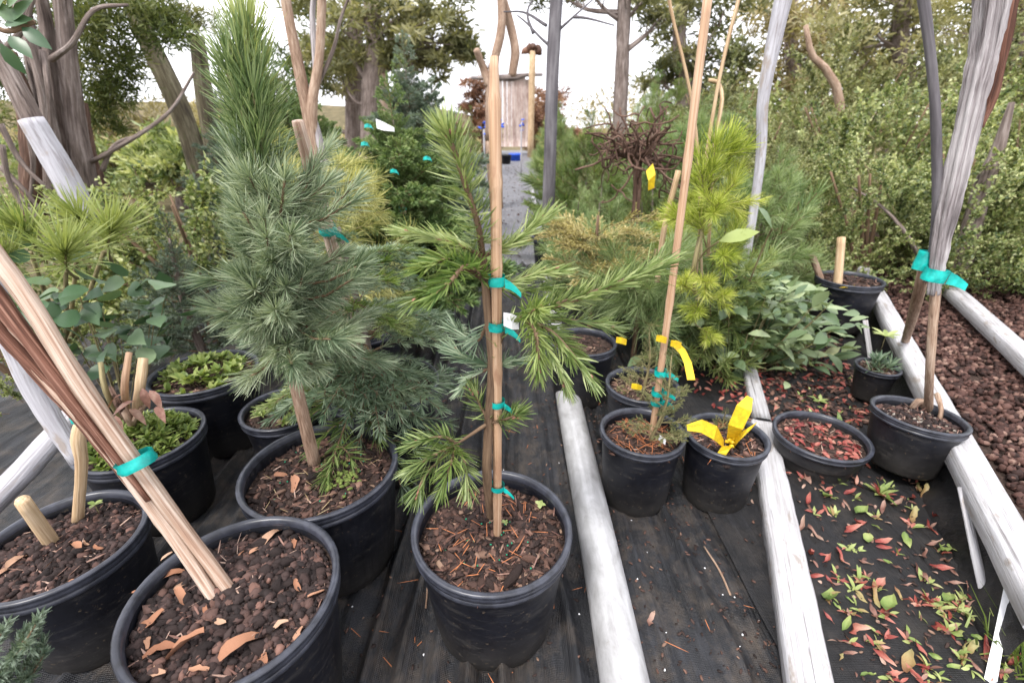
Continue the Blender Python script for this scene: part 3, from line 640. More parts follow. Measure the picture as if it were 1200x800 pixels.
# ------------------------------------------------------------------ stakes and ties
def tie(parent, p, d, r, wd=.011, tail=True, mat='tie', nm="plant_tie", tdir=(1, 0, -.2)):
    """plastic tape wrapped round a stake with a loose tail"""
    p = np.asarray(p, float); d = unit(d); g = Geo()
    tube(g, [p - d * wd / 2, p - d * wd / 6, p + d * wd / 6, p + d * wd / 2], [r * 1.12, r * 1.2, r * 1.14, r * 1.18], 12, 4, rough=.05, cap=False)
    if tail:
        td = unit(tdir); a = p + td * r * 1.1 + np.array([0, -r * .6, 0]); V = []
        for k in range(4): q = a + td * (k * wd * .55) + np.array([0, -.002 * k, -.0012 * k * k]); V += [q - d * wd * (.5 - .05 * k), q + d * wd * (.5 - .1 * k)]
        g.add(V, [[2 * k, 2 * k + 1, 2 * k + 3, 2 * k + 2] for k in range(3)])
    return g.obj(nm, MT[mat], parent)

# bamboo cane of the foreground fir
S0 = on(583, 636, P1['z'] - .02); S1 = dep(579, 66, .67)
P_ = spline([S0, dep(582, 320, .665), S1], 40)
g = Geo(); rr = np.full(40, .0080)
for k in (4, 13, 20, 27, 35): rr[k] *= 1.16
rr[34:] *= np.linspace(1, .62, 6)
tube(g, P_, rr, 12, 40, rough=.012)
cane = tag(g.obj("bamboo_stake", MT['bamboo']), "straight tan bamboo stake tied to the fir in the foreground centre", "stake")
for py, tl in ((324, 1), (374, 1), (466, 1), (569, 1)):
    p = P_[np.argmin([abs(400 - 540 * ((q - [0, 0, CAM_H]) @ _U) / ((q - [0, 0, CAM_H]) @ _F) - py) for q in P_])]; tie(cane, p, (0, 0, 1), .0115, .015 if py < 400 else .012, True)
# white paper tag behind the tie
def flat_tag(name, pts, label, mat='white', cat='plant tag', th=.0008, parent=None):
    """thin bent plastic strip through the given centre points: (point, half width vector)"""
    g = Geo(); V = []
    for p, h in pts: p = np.asarray(p, float); h = np.asarray(h, float); V += [p - h, p + h]
    n = len(pts); V = np.array(V); nrm = unit(np.cross(V[1] - V[0], V[2] - V[0])) * th
    V = np.vstack([V, V + nrm]); o = 2 * n
    q = [[2 * k, 2 * k + 1, 2 * k + 3, 2 * k + 2] for k in range(n - 1)]; q += [[a + o, d + o, c + o, b + o] for a, b, c, d in q]
    q += [[2 * k, 2 * k + 2, 2 * k + 2 + o, 2 * k + o] for k in range(n - 1)] + [[2 * k + 1, 2 * k + 1 + o, 2 * k + 3 + o, 2 * k + 3] for k in range(n - 1)]
    g.add(V, q); o_ = g.obj(name, MT[mat], parent, smooth=False)
    return tag(o_, label, cat) if label else o_
flat_tag("plant_tag", [(dep(590, 374, .655), (0, 0, .011)), (dep(600, 377, .655), (.0, 0, .013)), (dep(608, 379, .66), (0, 0, .010))], "small white plastic tag clipped behind the tie on the bamboo stake")
flat_tag("plant_tag", [(on(652, 446, .098), (.002, .03, .0)), (on(676, 444, .096), (.002, .03, 0)), (on(694, 452, .085), (.0, .02, -.01))], "white plastic label lying across the far end of the grey pipe")

# brown stake of the small spruce
q0, q1 = on(762, 522, P10['z'] - .02), dep(831, -15, 1.02)
g = Geo(); Pb = spline([q0, dep(786, 345, 1.03), q1], 30); rr = np.full(30, .0085); rr[[6, 14, 22]] *= 1.15; tube(g, Pb, rr, 10, 30, rough=.02)
stk = tag(g.obj("garden_stake", MT['bamboo']), "tall pinkish brown stake leaning right from the small spruce pot", "stake")
for t in (.17, .23, .285): p = Pb[int(t * 30)]; tie(stk, p, Pb[2] - Pb[0], .013, .018, True, tdir=(1, 0, .2 - t))
flat_tag("plant_tag", [(on(790, 402, .42), (.004, .0, .009)), (on(800, 412, .41), (.006, 0, .008)), (on(806, 425, .39), (.011, 0, .0)), (on(810, 445, .36), (.011, 0, 0))], "hanging yellow label strip tied to the small spruce stake", 'yellow')
flat_tag("plant_tag", [(on(772, 512, P10['z'] + .06), (.0, .0, .008)), (on(780, 518, P10['z'] + .05), (0, 0, .008))], "tiny white label low beside the small spruce stem")

# two split stakes in the bottom left pot
zt = P2['z']
def path_px(l): return [dep(a, b, Y) for a, b, Y in l]
b1 = on(281, 708, zt - .015); b2 = on(262, 716, zt - .015)
k1 = [b1] + path_px([(215, 618, .565), (110, 462, .60), (0, 318, .64), (-120, 165, .68)])
k2 = [b2] + path_px([(190, 612, .565), (92, 482, .60), (-10, 352, .64), (-130, 205, .68)])
for l_ in (k1, k2):
    for i_ in range(1, 4): l_[i_] = np.array(l_[i_]) + R.normal(0, .0035, 3)
g = Geo(); tube(g, k1, [.0105, .0112, .0118, .0125, .013], 12, 40, rough=.08, flute=.12); sA = tag(g.obj("split_stake", MT['wood_split']), "upper pale split stake leaning left out of the bottom left pot", "stake", None)
g = Geo(); tube(g, k2, [.0098, .0115, .0145, .0145, .014], 12, 40, rough=.10, flute=.14); sB = tag(g.obj("split_stake", MT['wood_split']), "lower darker split stake with bark, leaning left from the bottom left pot", "stake")
g = Geo(); m2 = [np.array(a) * .5 + np.array(b) * .5 + np.array([0, -.009, .004]) for a, b in zip(k1, k2)]; tube(g, spline(m2, 30)[9:], [.004, .010, .013, .012], 8, 26, rough=.18); g.obj("bark_strip", MT['wood_bark'], sB)
g = Geo(); m3 = [np.array(b) + np.array([-.004, -.008, .007]) for b in k2]; tube(g, spline(m3, 40)[12:], [.003, .010, .0125, .012], 8, 26, rough=.2); g.obj("bark_strip", MT['wood_bark'], sB)
mid = (dep(160, 540, .58)); dirs = np.array(k1[2]) - np.array(k1[1])
tie(sA, mid, dirs, .0225, .020, False)

# cut stubs, stakes in the left pot
stick("stake_stub", [on(66, 642, P3['z'] - .01), dep(26, 586, .64)], [.0125, .0115], "short tilted cut stub at the left edge pot's front", 'wood_stub', 'stake stub', 12, 8, .04)
sC = stick("stake_stub", [on(91, 618, P3['z'] - .01), dep(95, 545, .73), dep(92, 512, .73), dep(97, 488, .74)], [.010, .010, .012, .008], "upright knobbly stub with a scrap of teal tie in left edge pot", 'wood_stub', 'stake stub', 10, 14, .10)
tie(sC, dep(92, 490, .735), (0, 0, 1), .011, .012, False)
stick("white_limb", path_px([(-60, 250, .90), (10, 385, .86), (45, 465, .84), (92, 540, .82)]), [.023, .022, .020, .015], "white weathered limb slanting down from the left edge behind the stakes", 'white_bark', 'stake', 12, 20, .06)
stick("white_limb", path_px([(-40, 620, .82), (30, 550, .92), (100, 470, 1.02)]), [.030, .029, .024], "white weathered limb rising from the left edge pot, crossing the other limb", 'white_bark', 'stake', 12, 20, .06)

# white broken stake at upper left and white curved stake at right
ws = stick("white_stake", path_px([(100, 258, 1.9), (72, 200, 1.9), (36, 140, 1.9)]), [.048, .046, .040], "thick whitewashed broken stake leaning left before the dark trunks", 'white_bark', 'stake', 14, 16, .04)
g = Geo(); tube(g, path_px([(42, 148, 1.91), (10, 85, 1.93), (-30, 20, 1.95)]), [.036, .034, .032], 10, 10, rough=.08); g.obj("dark_upper_end", MT['bark'], ws)
stick("white_stake", [np.array([1.16, 2.2, 0.02])] + path_px([(889, 205, 2.2), (894, 120, 2.2), (908, 45, 2.2), (925, -30, 2.2)]), [.020, .020, .024, .030, .036], "curved whitewashed stake rising before the green hedge on the right", 'white_bark', 'stake', 12, 26, .03)
g = Geo()

# twisted grey driftwood stake with tan stems
ds = thing("twisted_stake", on(1095, 480, P15['z']), "tall twisted grey weathered stake tied with teal tape to two tan stems", "stake"); o0 = np.array(ds.location)
def dpart(nm, pts, r, mat, n=26, sides=12, rough=.06, flute=.1): g = Geo(); tube(g, [np.asarray(p) - o0 for p in pts], r, sides, n, rough=rough, flute=flute); return g.obj(nm, MT[mat], ds)
b_ = on(1088, 482, P15['z'] - .01)
dpart("tan_stem", [b_] + path_px([(1090, 430, 1.14), (1096, 340, 1.16)]), [.011, .0095, .011], 'trunk_tan', flute=0)
dpart("tan_stem", [on(1058, 408, .10)] + path_px([(1075, 350, 1.28), (1084, 300, 1.22)]), [.014, .014, .012], 'trunk_tan', flute=0)
dpart("weathered_shaft", path_px([(1094, 345, 1.16), (1104, 280, 1.17), (1122, 200, 1.18), (1142, 110, 1.19), (1155, 50, 1.2), (1168, -40, 1.2)]), [.012, .017, .021, .021, .024, .028], 'wood_grey', 60, 24, .09, .22)
dpart("weathered_shaft", path_px([(1086, 330, 1.2), (1112, 250, 1.2), (1138, 170, 1.21), (1150, 80, 1.21), (1150, -40, 1.21)]), [.008, .012, .014, .013, .012], 'wood_grey', 30, 10, .12, .2)
dpart("weathered_shaft", path_px([(1146, 150, 1.21), (1160, 110, 1.22), (1176, 20, 1.22), (1184, -40, 1.22)]), [.010, .016, .018, .018], 'wood_bark', 20, 10, .12, .2)
dpart("dark_rod", path_px([(1090, 330, 1.2), (1098, 250, 1.2), (1097, 150, 1.2), (1090, 60, 1.2), (1078, -30, 1.2)]), [.010, .011, .010, .009, .011], 'bark_smooth', 30, 8, .05, 0)
tie(ds, dep(1096, 322, 1.15) - o0, (0.1, 0, 1), .022, .032, True); tie(ds, dep(1082, 305, 1.2) - o0, (0.1, 0, 1), .016, .05, False)
g = Geo(); tube(g, [np.asarray(p) - o0 for p in (b_, on(1078, 470, P15['z'] + .02), on(1068, 478, P15['z']))], [.016, .014, .008], 8, 8, rough=.15); g.obj("root_collar", MT['trunk_tan'], ds)
stick("stake_stub", [on(1101, 492, P15['z']), on(1103, 478, P15['z'] + .03), on(1098, 462, P15['z'] + .05)], [.007, .007, .009], "knobbly little brown stub beside the tan stems in its pot", 'trunk_tan', 'stake stub', 8, 8, .15)

# stubs at the far right pot
stick("stake_stub", [on(981, 338, P14['z'] - .01), dep(986, 278, 2.22)], [.020, .018], "upright square pale stub in the far right pot before the hedge", 'wood_stub', 'stake stub', 10, 8, .03)
stick("stake_stub", [on(963, 330, P14['z'] - .01), dep(951, 298, 2.3)], [.015, .015], "short slanting brown stub in the far right pot before the hedge", 'trunk_tan', 'stake stub', 10, 8, .05)
flat_tag("plant_tag", [(on(988, 337, P14['z'] + .012), (.02, .0, .0)), (on(999, 335, P14['z'] + .012), (.02, 0.01, 0))], "pale scrap of label lying in the far right pot", 'yellow')
# ------------------------------------------------------------------ needle brushes and branch meshes
def brush(g, P, n, L, W, a0=1.1, a1=.5, mode='round', c=(.25, .75), m=1, t0=0.0, up=(0, 0, 1), bend=0.0, lvar=.2, tip=0, taper=0.0):
    P = np.asarray(P, float); T = unit(np.gradient(P, axis=0)); K = len(P)
    t = np.sort(R.uniform(t0, 1, n)); u = t * (K - 1); i = np.minimum(u.astype(int), K - 2); f = (u - i)[:, None]
    b = P[i] * (1 - f) + P[i + 1] * f; Td = unit(T[i] * (1 - f) + T[i + 1] * f)
    upv = np.broadcast_to(np.asarray(up, float), (n, 3)); S = np.cross(Td, upv); bad = np.linalg.norm(S, axis=1) < .2; S[bad] = np.cross(Td[bad], [1., .3, 0]); S = unit(S); N = np.cross(S, Td)
    if mode == 'round': ph = R.uniform(0, 2 * np.pi, n)
    elif mode == 'flat': ph = np.where(R.random(n) < .5, 1, -1) * (np.pi / 2 + R.normal(-.15, .3, n))
    else: ph = np.where(R.random(n) < .5, 1, -1) * np.abs(R.normal(1.15, .42, n))          # comb: sides and top
    a = (a0 + (a1 - a0) * t) + R.normal(0, .12, n)
    d = np.cos(a)[:, None] * Td + np.sin(a)[:, None] * (np.cos(ph)[:, None] * N + np.sin(ph)[:, None] * S)
    LL = L * (1 + R.uniform(-lvar, lvar, n)) * (1 - taper * t)
    if tip:
        k = tip; a = np.abs(R.normal(0, .55, k)); ph2 = R.uniform(0, 6.28, k); T1 = T[-1]; S1 = S[-1]; N1 = np.cross(S1, T1)
        d2 = np.cos(a)[:, None] * T1 + np.sin(a)[:, None] * (np.cos(ph2)[:, None] * N1 + np.sin(ph2)[:, None] * S1)
        b = np.vstack([b, np.repeat(P[-1:], k, 0)]); d = np.vstack([d, d2]); LL = np.concatenate([LL, L * R.uniform(.7, 1.05, k)]); Td = np.vstack([Td, np.repeat(T1[None], k, 0)])
    nn = len(b); bd = np.zeros((nn, 3)); bd[:, 2] = -bend; bd += R.normal(0, .06, (nn, 3)) + Td * .18
    blades(g, b, d, LL, W * R.uniform(.8, 1.15, nn), unit(Td + R.normal(0, .35, (nn, 3))), bd, R.uniform(c[0], c[1], nn), m)

def orient(d, roll=0.0):
    z = Vector(d).normalized(); x = Vector((0, 0, 1)).cross(z)
    if x.length < .05: x = Vector((1, 0, 0))
    x.normalize(); y = z.cross(x)
    return Matrix((x, y, z)).transposed().to_quaternion() @ Quaternion((0, 0, 1), roll)

def spray(L, nside, needle, W, per, mats, a=(1.1, .6), mode='round', c=(.2, .8), droop=.05, sub=.45, ang=.85, tr=.004, tip=8, name="branch", double=False):
    """one branch along +Z, side twigs in the XZ plane, +Y is its upper side; stem and needles are two materials"""
    g = Geo(); P = spline([(0, 0, 0), (0, -droop * .2 * L, .5 * L), (0, -droop * L, L)], 10)
    tube(g, P, [tr, tr * .35], 5, 8, m=0, cap=False); brush(g, P, int(per * L), needle, W, a[0], a[1], mode, c, 1, .12, (0, 1, 0), tip=tip)
    for k in range(nside):
        t = .18 + .72 * (k + .5) / nside; p = P[int(t * 9)]; s = 1 if k % 2 else -1; l = L * sub * (1 - t * .72) * R.uniform(.8, 1.15)
        d = np.array([s * math.sin(ang), R.normal(.05, .12), math.cos(ang)]); Q = spline([p, p + d * l * .55, p + d * l + np.array([0, -droop * l, l * .12])], 6)
        tube(g, Q, [tr * .6, tr * .25], 4, 4, m=0, cap=False); brush(g, Q, int(per * l), needle, W, a[0], a[1], mode, c, 1, .05, (0, 1, 0), tip=tip)
        if double and l > .1 * L:
            for s2 in (-1, 1):
                p2 = Q[3]; d2 = unit(d * .75 + np.array([0, R.normal(0, .1), 0]) + s2 * np.array([math.cos(ang), 0, -math.sin(ang)]) * .6); Q2 = spline([p2, p2 + d2 * l * .45], 4)
                brush(g, Q2, int(per * l * .45), needle, W, a[0], a[1], mode, c, 1, 0, (0, 1, 0), tip=tip // 2)
    return g.mesh(name, mats)

def tuft(L, needle, W, n, mats, t0=.55, a=(1.25, .5), c=(.2, .85), tr=.005, bend=.15, tip=14, name="branch", kids=0):
    g = Geo(); P = spline([(0, 0, 0), (R.normal(0, .04) * L, -.04 * L, .5 * L), (0, 0, L)], 10)
    tube(g, P, [tr, tr * .5], 5, 8, m=0, cap=False); brush(g, P, n, needle, W, a[0], a[1], 'round', c, 1, t0, (0, 1, 0), bend=bend, tip=tip)
    for k in range(kids):
        p = P[R.integers(3, 8)]; az = R.uniform(0, 6.28); d = unit([math.cos(az) * .8, math.sin(az) * .8, .75]); l = L * R.uniform(.35, .55); Q = spline([p, p + d * l * .5, p + d * l + [0, 0, .1 * l]], 7)
        tube(g, Q, [tr * .6, tr * .35], 4, 5, m=0, cap=False); brush(g, Q, n // 2, needle * .9, W, a[0], a[1], 'round', c, 1, t0 * .8, (0, 1, 0), bend=bend, tip=tip // 2)
    return g.mesh(name, mats)

def conifer(base, h, rmax, label, name, meshes, trunk_mat, nb, group=None, cat="conifer", lean=(0, 0), e0=.15, e1=1.0, z0=.08, tr=.012, ml=.3, topmesh=None, power=.8, jit=.15, sway=.02):
    t = thing(name, base, label, cat, group); h_ = np.array([lean[0], lean[1], h])
    P = spline([(0, 0, -.03), h_ * .5 + np.array([R.normal(0, sway), R.normal(0, sway), 0]), h_], 14)
    g = Geo(); tube(g, P, [tr, tr * .25], 8, 14, rough=.05); g.obj("trunk", MT[trunk_mat], t)
    for k in range(nb):
        f = z0 + (1 - z0) * (k + R.uniform(0, .8)) / nb; f = min(f, .985); p = P[0] + (P[-1] - P[0]) * 0 + np.array([np.interp(f, np.linspace(0, 1, 14), P[:, i]) for i in range(3)])
        az = k * 2.4 + R.normal(0, .3); el = e0 + (e1 - e0) * f + R.normal(0, jit); l = rmax * max(.16, (1 - f) ** power * (.75 + .25 * min(1, f / .15))) * R.uniform(.8, 1.2)
        d = (math.cos(az) * math.cos(el), math.sin(az) * math.cos(el), math.sin(el))
        put("branch", meshes[R.integers(len(meshes))], t, p, orient(d, R.normal(0, .2)), l / ml)
    put("branch", topmesh or meshes[0], t, P[-1] - np.array([0, 0, .02]), orient((lean[0], lean[1], 1)), rmax * .35 / ml)
    return t

# ------------------------------------------------------------------ foreground fir, limb by limb
FZ = P1['z']
fb = on(576, 612, FZ - .015)
fir = thing("fir_sapling", fb, "sparse green fir sapling tied to the bamboo stake, its leader bent to the left", "fir"); f0 = np.array(fb)
SP = [fb] + path_px([(571, 560, .67), (573, 495, .67), (577, 430, .672), (573, 375, .672), (569, 330, .675), (566, 300, .68)])
g = Geo(); tube(g, [p - f0 for p in SP], [.0095, .0085, .0075, .007, .006], 10, 40, rough=.06); g.obj("stem", MT['twig'], fir)
def fir_branch(pts, n, L=.040, W=.0026, mat='fir', mode='comb', a=(1.15, .55), r=.0035, tip=12, buds=True, bend=.1, t0=.06, c=(.15, .85)):
    L *= .86; bend *= .4; W *= 1.06
    P = spline([np.asarray(p) - f0 for p in pts], 18); g = Geo(); tube(g, P, [r, r * .6], 7, 16, rough=.08, cap=True)
    b = g.obj("branch", MT['twig'], fir); g = Geo()
    brush(g, P, n, L, W, a[0], a[1], mode, c, 0, t0, bend=bend, tip=tip); g.obj("needles", MT[mat], b)
    if buds:
        g = Geo(); T = unit(P[-1] - P[-2])
        for k in range(3): V, q, t = stone(200 + k, (.55, .55, 1), .08); g.add(np.asarray(V) @ np.array(aim(T).to_matrix()).T * .0042 + P[-1] + R.normal(0, .003, 3) + T * .002, q, t)
        g.obj("buds", MT['sedge_flower'], b)
px = path_px
# leader, bent left then up
fir_branch([SP[-1]] + px([(560, 262, .665), (545, 215, .65), (533, 178, .64), (524, 158, .635)]), 330, .043, .0026, 'fir', 'round', (1.3, .75), .0048, 22, c=(.25, .95))
# right-hand long branch
hub = dep(612, 372, .655)
fir_branch([SP[3], dep(592, 384, .665), hub], 30, .036, r=.005, tip=0, buds=False)
fir_branch([hub] + px([(640, 362, .65), (690, 345, .645), (735, 328, .65), (772, 313, .655)]), 420, .044, .0026, 'fir', 'comb', (1.25, .85), .0052, 14, c=(.25, .95))
fir_branch([hub] + px([(626, 385, .61), (630, 410, .575), (632, 432, .575)]), 150, .034, .0021, 'fir_fresh', 'round', (1.2, .6), .0036, 20)
fir_branch([hub] + px([(622, 366, .62), (629, 362, .59)]), 70, .034, .0021, 'fir_fresh', 'round', (1.2, .6), .0032, 20)
fir_branch([hub] + px([(645, 388, .63), (668, 412, .61), (690, 440, .60)]), 190, .038, .0025, 'fir', 'flat', (1.1, .6), .0036, 14)
fir_branch([hub] + px([(650, 374, .68), (690, 378, .70), (715, 384, .71)]), 150, .038, .0025, 'fir', 'comb', (1.1, .6), .0034, 12)
fir_branch([dep(626, 385, .61)] + px([(650, 420, .60), (662, 448, .60)]), 110, .036, .0025, 'fir', 'flat', (1.1, .6), .003, 12)
# left pair and right pair at the upper whorl
fir_branch([SP[-1]] + px([(540, 288, .66), (510, 279, .655), (482, 273, .65)]), 190, .038, .0026, 'fir', 'flat', (1.15, .7), .0036, 16, c=(.3, .95))
fir_branch([SP[5]] + px([(545, 312, .64), (515, 330, .60), (488, 350, .575)]), 100, .036, .0026, 'fir', 'comb', (1.15, .6), .0036, 10)
fir_branch([SP[5]] + px([(548, 312, .62), (528, 330, .575), (512, 344, .565)]), 170, .035, .0023, 'fir_fresh', 'comb', (1.2, .6), .004, 22)
fir_branch([SP[5]] + px([(530, 305, .63), (500, 312, .60)]), 150, .037, .0026, 'fir_fresh', 'comb', (1.2, .6), .0034, 18)
fir_branch([SP[-1]] + px([(592, 290, .69), (618, 272, .70), (638, 256, .71)]), 170, .038, .0026, 'fir', 'comb', (1.1, .6), .0034, 16, c=(.3, .95))
fir_branch([SP[5]] + px([(596, 332, .69), (625, 322, .69), (652, 318, .69)]), 130, .036, .0026, 'fir', 'flat', (1.1, .6), .003, 14, c=(.35, 1.0))
fir_branch([SP[5]] + px([(600, 340, .70), (640, 338, .72)]), 90, .036, .0026, 'fir', 'flat', (1.1, .6), .0028, 10)
# middle left small limbs
fir_branch([SP[4]] + px([(558, 400, .69), (536, 388, .71)]), 90, .038, .0024, 'fir_blue', 'comb', (1.2, .6), .0034, 12)
fir_branch([SP[3]] + px([(553, 422, .69), (534, 412, .71)]), 100, .040, .0024, 'fir_blue', 'comb', (1.2, .6), .0032, 14)
fir_branch([SP[3]] + px([(556, 440, .69), (545, 452, .70)]), 60, .034, .0024, 'fir_blue', 'comb', (1.2, .6), .003, 12)
fir_branch([SP[3]] + px([(596, 424, .69), (622, 422, .70)]), 80, .034, .0024, 'fir_blue', 'comb', (1.2, .6), .003, 10)
# low tufts
fir_branch([SP[2], dep(563, 475, .675), dep(556, 460, .68)], 70, .036, .0024, 'fir', 'round', (1.2, .6), .003, 18)
fir_branch([SP[2]] + px([(590, 492, .66), (604, 486, .655)]), 90, .036, .0024, 'fir', 'round', (1.3, .6), .003, 22)
low = dep(535, 520, .645)
fir_branch([SP[2], dep(558, 505, .66), low], 10, .03, r=.0042, tip=0, buds=False, t0=.6)
fir_branch([low] + px([(520, 528, .62), (500, 538, .60), (484, 548, .60)]), 130, .036, .0022, 'fir', 'comb', (1.2, .6), .0032, 20)
fir_branch([low] + px([(520, 512, .64), (500, 515, .63), (486, 520, .63)]), 120, .036, .0026, 'fir', 'comb', (1.2, .6), .003, 16)
fir_branch([low] + px([(528, 545, .60), (518, 572, .59)]), 120, .036, .0022, 'fir_fresh', 'comb', (1.1, .55), .003, 22)
fir_branch([low] + px([(545, 545, .62), (548, 570, .60)]), 90, .034, .0024, 'fir', 'comb', (1.1, .55), .003, 16)
fir_branch([low] + px([(500, 555, .60), (490, 575, .58)]), 90, .036, .0024, 'fir', 'comb', (1.1, .55), .003, 16)

# little green seedling on its soil
def seedling(p, n, L, W, label, mat='pale_leaf', h=.012, el=.35):
    t = thing("seedling", p, label, "seedling"); g = Geo(); tube(g, [(0, 0, -.004), (0, 0, h)], .0012, 5); g.obj("stem", MT['twig_g'], t)
    az = np.arange(n) * 2.4 + R.normal(0, .2, n)
    for a in az:
        g = Geo(); leaves(g, [(0, 0, h)], np.array([[math.cos(a), math.sin(a), el]]), np.array([[0, 0, 1.]]), L * R.uniform(.8, 1.15), W, R.uniform(.3, .8), prof=(.25, .8, 1, .75, 0)); g.obj("leaf", MT[mat], t)
seedling(on(632, 596, FZ + .004), 4, .013, .010, "tiny bright green four-leaved seedling on the soil of the foreground fir pot")
seedling(on(592, 617, FZ + .004), 5, .008, .005, "speck of a green weed beside the bamboo stake's foot")
seedling(on(117, 603, P3['z'] + .004), 4, .016, .010, "thin green sprout in the left edge pot behind its stubs", 'pale_leaf', .03)

# ------------------------------------------------------------------ tall blue pine at the left
PZ = P4['z']; pb = on(370, 552, PZ - .015); p0 = np.array(pb)
pine = thing("pine_tree", pb, "tall bushy blue-green pine with a long needled upright leader, left of the lane", "pine")
PT = [pb] + path_px([(338, 412, .845), (322, 320, .86), (310, 230, .88), (298, 130, .90), (288, 45, .91)])
PTs = spline([p - p0 for p in PT], 40)
g = Geo(); tube(g, PTs, [.0145, .0125, .009, .006, .004], 10, 40, rough=.05); g.obj("trunk", MT['trunk_tan'], pine)
g = Geo(); brush(g, PTs[17:], 420, .054, .0024, 1.25, .8, 'round', (.15, .95), 0, 0, tip=26, bend=.0); g.obj("leader_needles", MT['pine_mid'], pine)
g = Geo(); brush(g, PTs[32:], 90, .085, .0028, .75, .35, 'round', (.55, 1.05), 0, 0, tip=26, bend=0); g.obj("leader_needles", MT['pine_green'], pine)
for k in range(26):                                   # upper side shoots
    f = .46 + .40 * k / 26; i = int(f * 39); az = k * 2.4; el = R.uniform(1.0, 1.3); l = R.uniform(.06, .10) * (1.35 - f * .75)
    d = np.array([math.cos(az) * math.cos(el), math.sin(az) * math.cos(el), math.sin(el)])
    P = spline([PTs[i], PTs[i] + d * l * .5, PTs[i] + d * l + [0, 0, .02]], 8); g = Geo(); tube(g, P, [.003, .002], 6, 6); b = g.obj("branch", MT['twig_g'], pine)
    g = Geo(); brush(g, P, 100, .056, .0022, 1.0, .5, 'round', (.2, .9), 0, .1, tip=18, bend=.03); g.obj("needles", MT['pine_mid' if k > 9 else 'pine_blue'], b)
for k in range(30):                                   # shoots facing the lane and the viewer
    f = .22 + .24 * R.random(); i = int(f * 39); az = -1.57 + R.normal(0, .75); el = R.uniform(-.5, .45); l = R.uniform(.05, .12)
    d = np.array([math.cos(az) * math.cos(el), math.sin(az) * math.cos(el), math.sin(el)])
    P = spline([PTs[i], PTs[i] + d * l * .55 + [0, 0, -.008], PTs[i] + d * l + [0, 0, .012]], 8); g = Geo(); tube(g, P, [.003, .002], 5, 6); b = g.obj("branch", MT['twig'], pine)
    g = Geo(); brush(g, P, 200, .042, .0015, 1.15, .55, 'round', (.1, .95), 0, .05, tip=36, bend=.08); g.obj("needles", MT['pine_blue'], b)
for k in range(84):                                   # bushy lower crown
    f = .27 + .36 * R.random() ** 1.2; i = int(f * 39); az = R.uniform(0, 6.28); el = R.uniform(-.55 if f < .40 else -.2, .6); l = R.uniform(.06, .11) * (1.35 + .65 * math.cos(az) if math.cos(az) > 0 else 1 + .45 * math.cos(az)) * (1 if f < .45 else max(.5, 1 - (f - .45) * 1.9))
    d = np.array([math.cos(az) * math.cos(el), math.sin(az) * math.cos(el), math.sin(el)])
    P = spline([PTs[i], PTs[i] + d * l * .55 + [0, 0, -.012], PTs[i] + d * l + [0, 0, .015]], 8); g = Geo(); tube(g, P, [.0032, .002], 5, 6); b = g.obj("branch", MT['twig'], pine)
    g = Geo(); brush(g, P, 230, .042, .0015, 1.15, .55, 'round', (.1, .95), 0, .1, tip=36, bend=.08); g.obj("needles", MT['pine_blue'], b)

g = Geo(); k = 60; a = R.normal(0, .022, (k, 2)); q = np.array([.05, .03]); V_ = np.stack([a[:, 0] + q[0], a[:, 1] + q[1]], -1); scatter(g, STONES[:4], np.stack([V_[:, 0], V_[:, 1], P4['sh'](V_[:, 0], V_[:, 1]) + .006], -1), .006); kind(g.obj("moss", MT['moss'], P4['soil']), 'stuff')
# drooping blue fir in the pot behind it
bz = P5['z']; bb = np.array([P5['x'] - .02, P5['y'], bz - .01])
bfir = thing("blue_fir", bb, "drooping blue-green fir with flat sprays, between the tall pine and the lane", "fir")
g = Geo(); tube(g, [(0, 0, -.02), (-.01, -.01, .25), (-.03, -.02, .50)], [.014, .006], 8, 12, rough=.05); g.obj("trunk", MT['bark'], bfir)
BF = [spray(.26, 5, .030, .0024, 620, [MT['twig'], MT['fir_blue']], (1.15, .6), 'comb', droop=.22, tip=14, tr=.0035) for _ in range(3)] + [spray(.26, 4, .028, .0024, 620, [MT['twig'], MT['fir']], (1.15, .6), 'comb', droop=.2, tip=14, tr=.0035)]
for k in range(58):
    z = R.uniform(.05, .48); az = k * 2.4; el = R.uniform(-.25, .35); l = (.34 - z * .42) * R.uniform(.85, 1.2)
    put("branch", BF[3 if k % 6 == 0 else k % 3], bfir, (-.01, -.01, z), orient((math.cos(az) * math.cos(el), math.sin(az) * math.cos(el), math.sin(el))), l / .26)
BFF = spray(.16, 3, .028, .0024, 700, [MT['twig'], MT['fir_fresh']], (1.2, .6), 'comb', droop=.1, tip=12, tr=.003)
for (a, bpt) in (((400, 340, 1.08), (445, 300, 1.03)), ((402, 332, 1.08), (455, 322, 1.0)), ((405, 350, 1.08), (455, 370, 1.0))):
    s_, e_ = dep(*a) - bb, dep(*bpt) - bb; put("branch", BFF, bfir, s_, orient(e_ - s_), np.linalg.norm(e_ - s_) / .16)

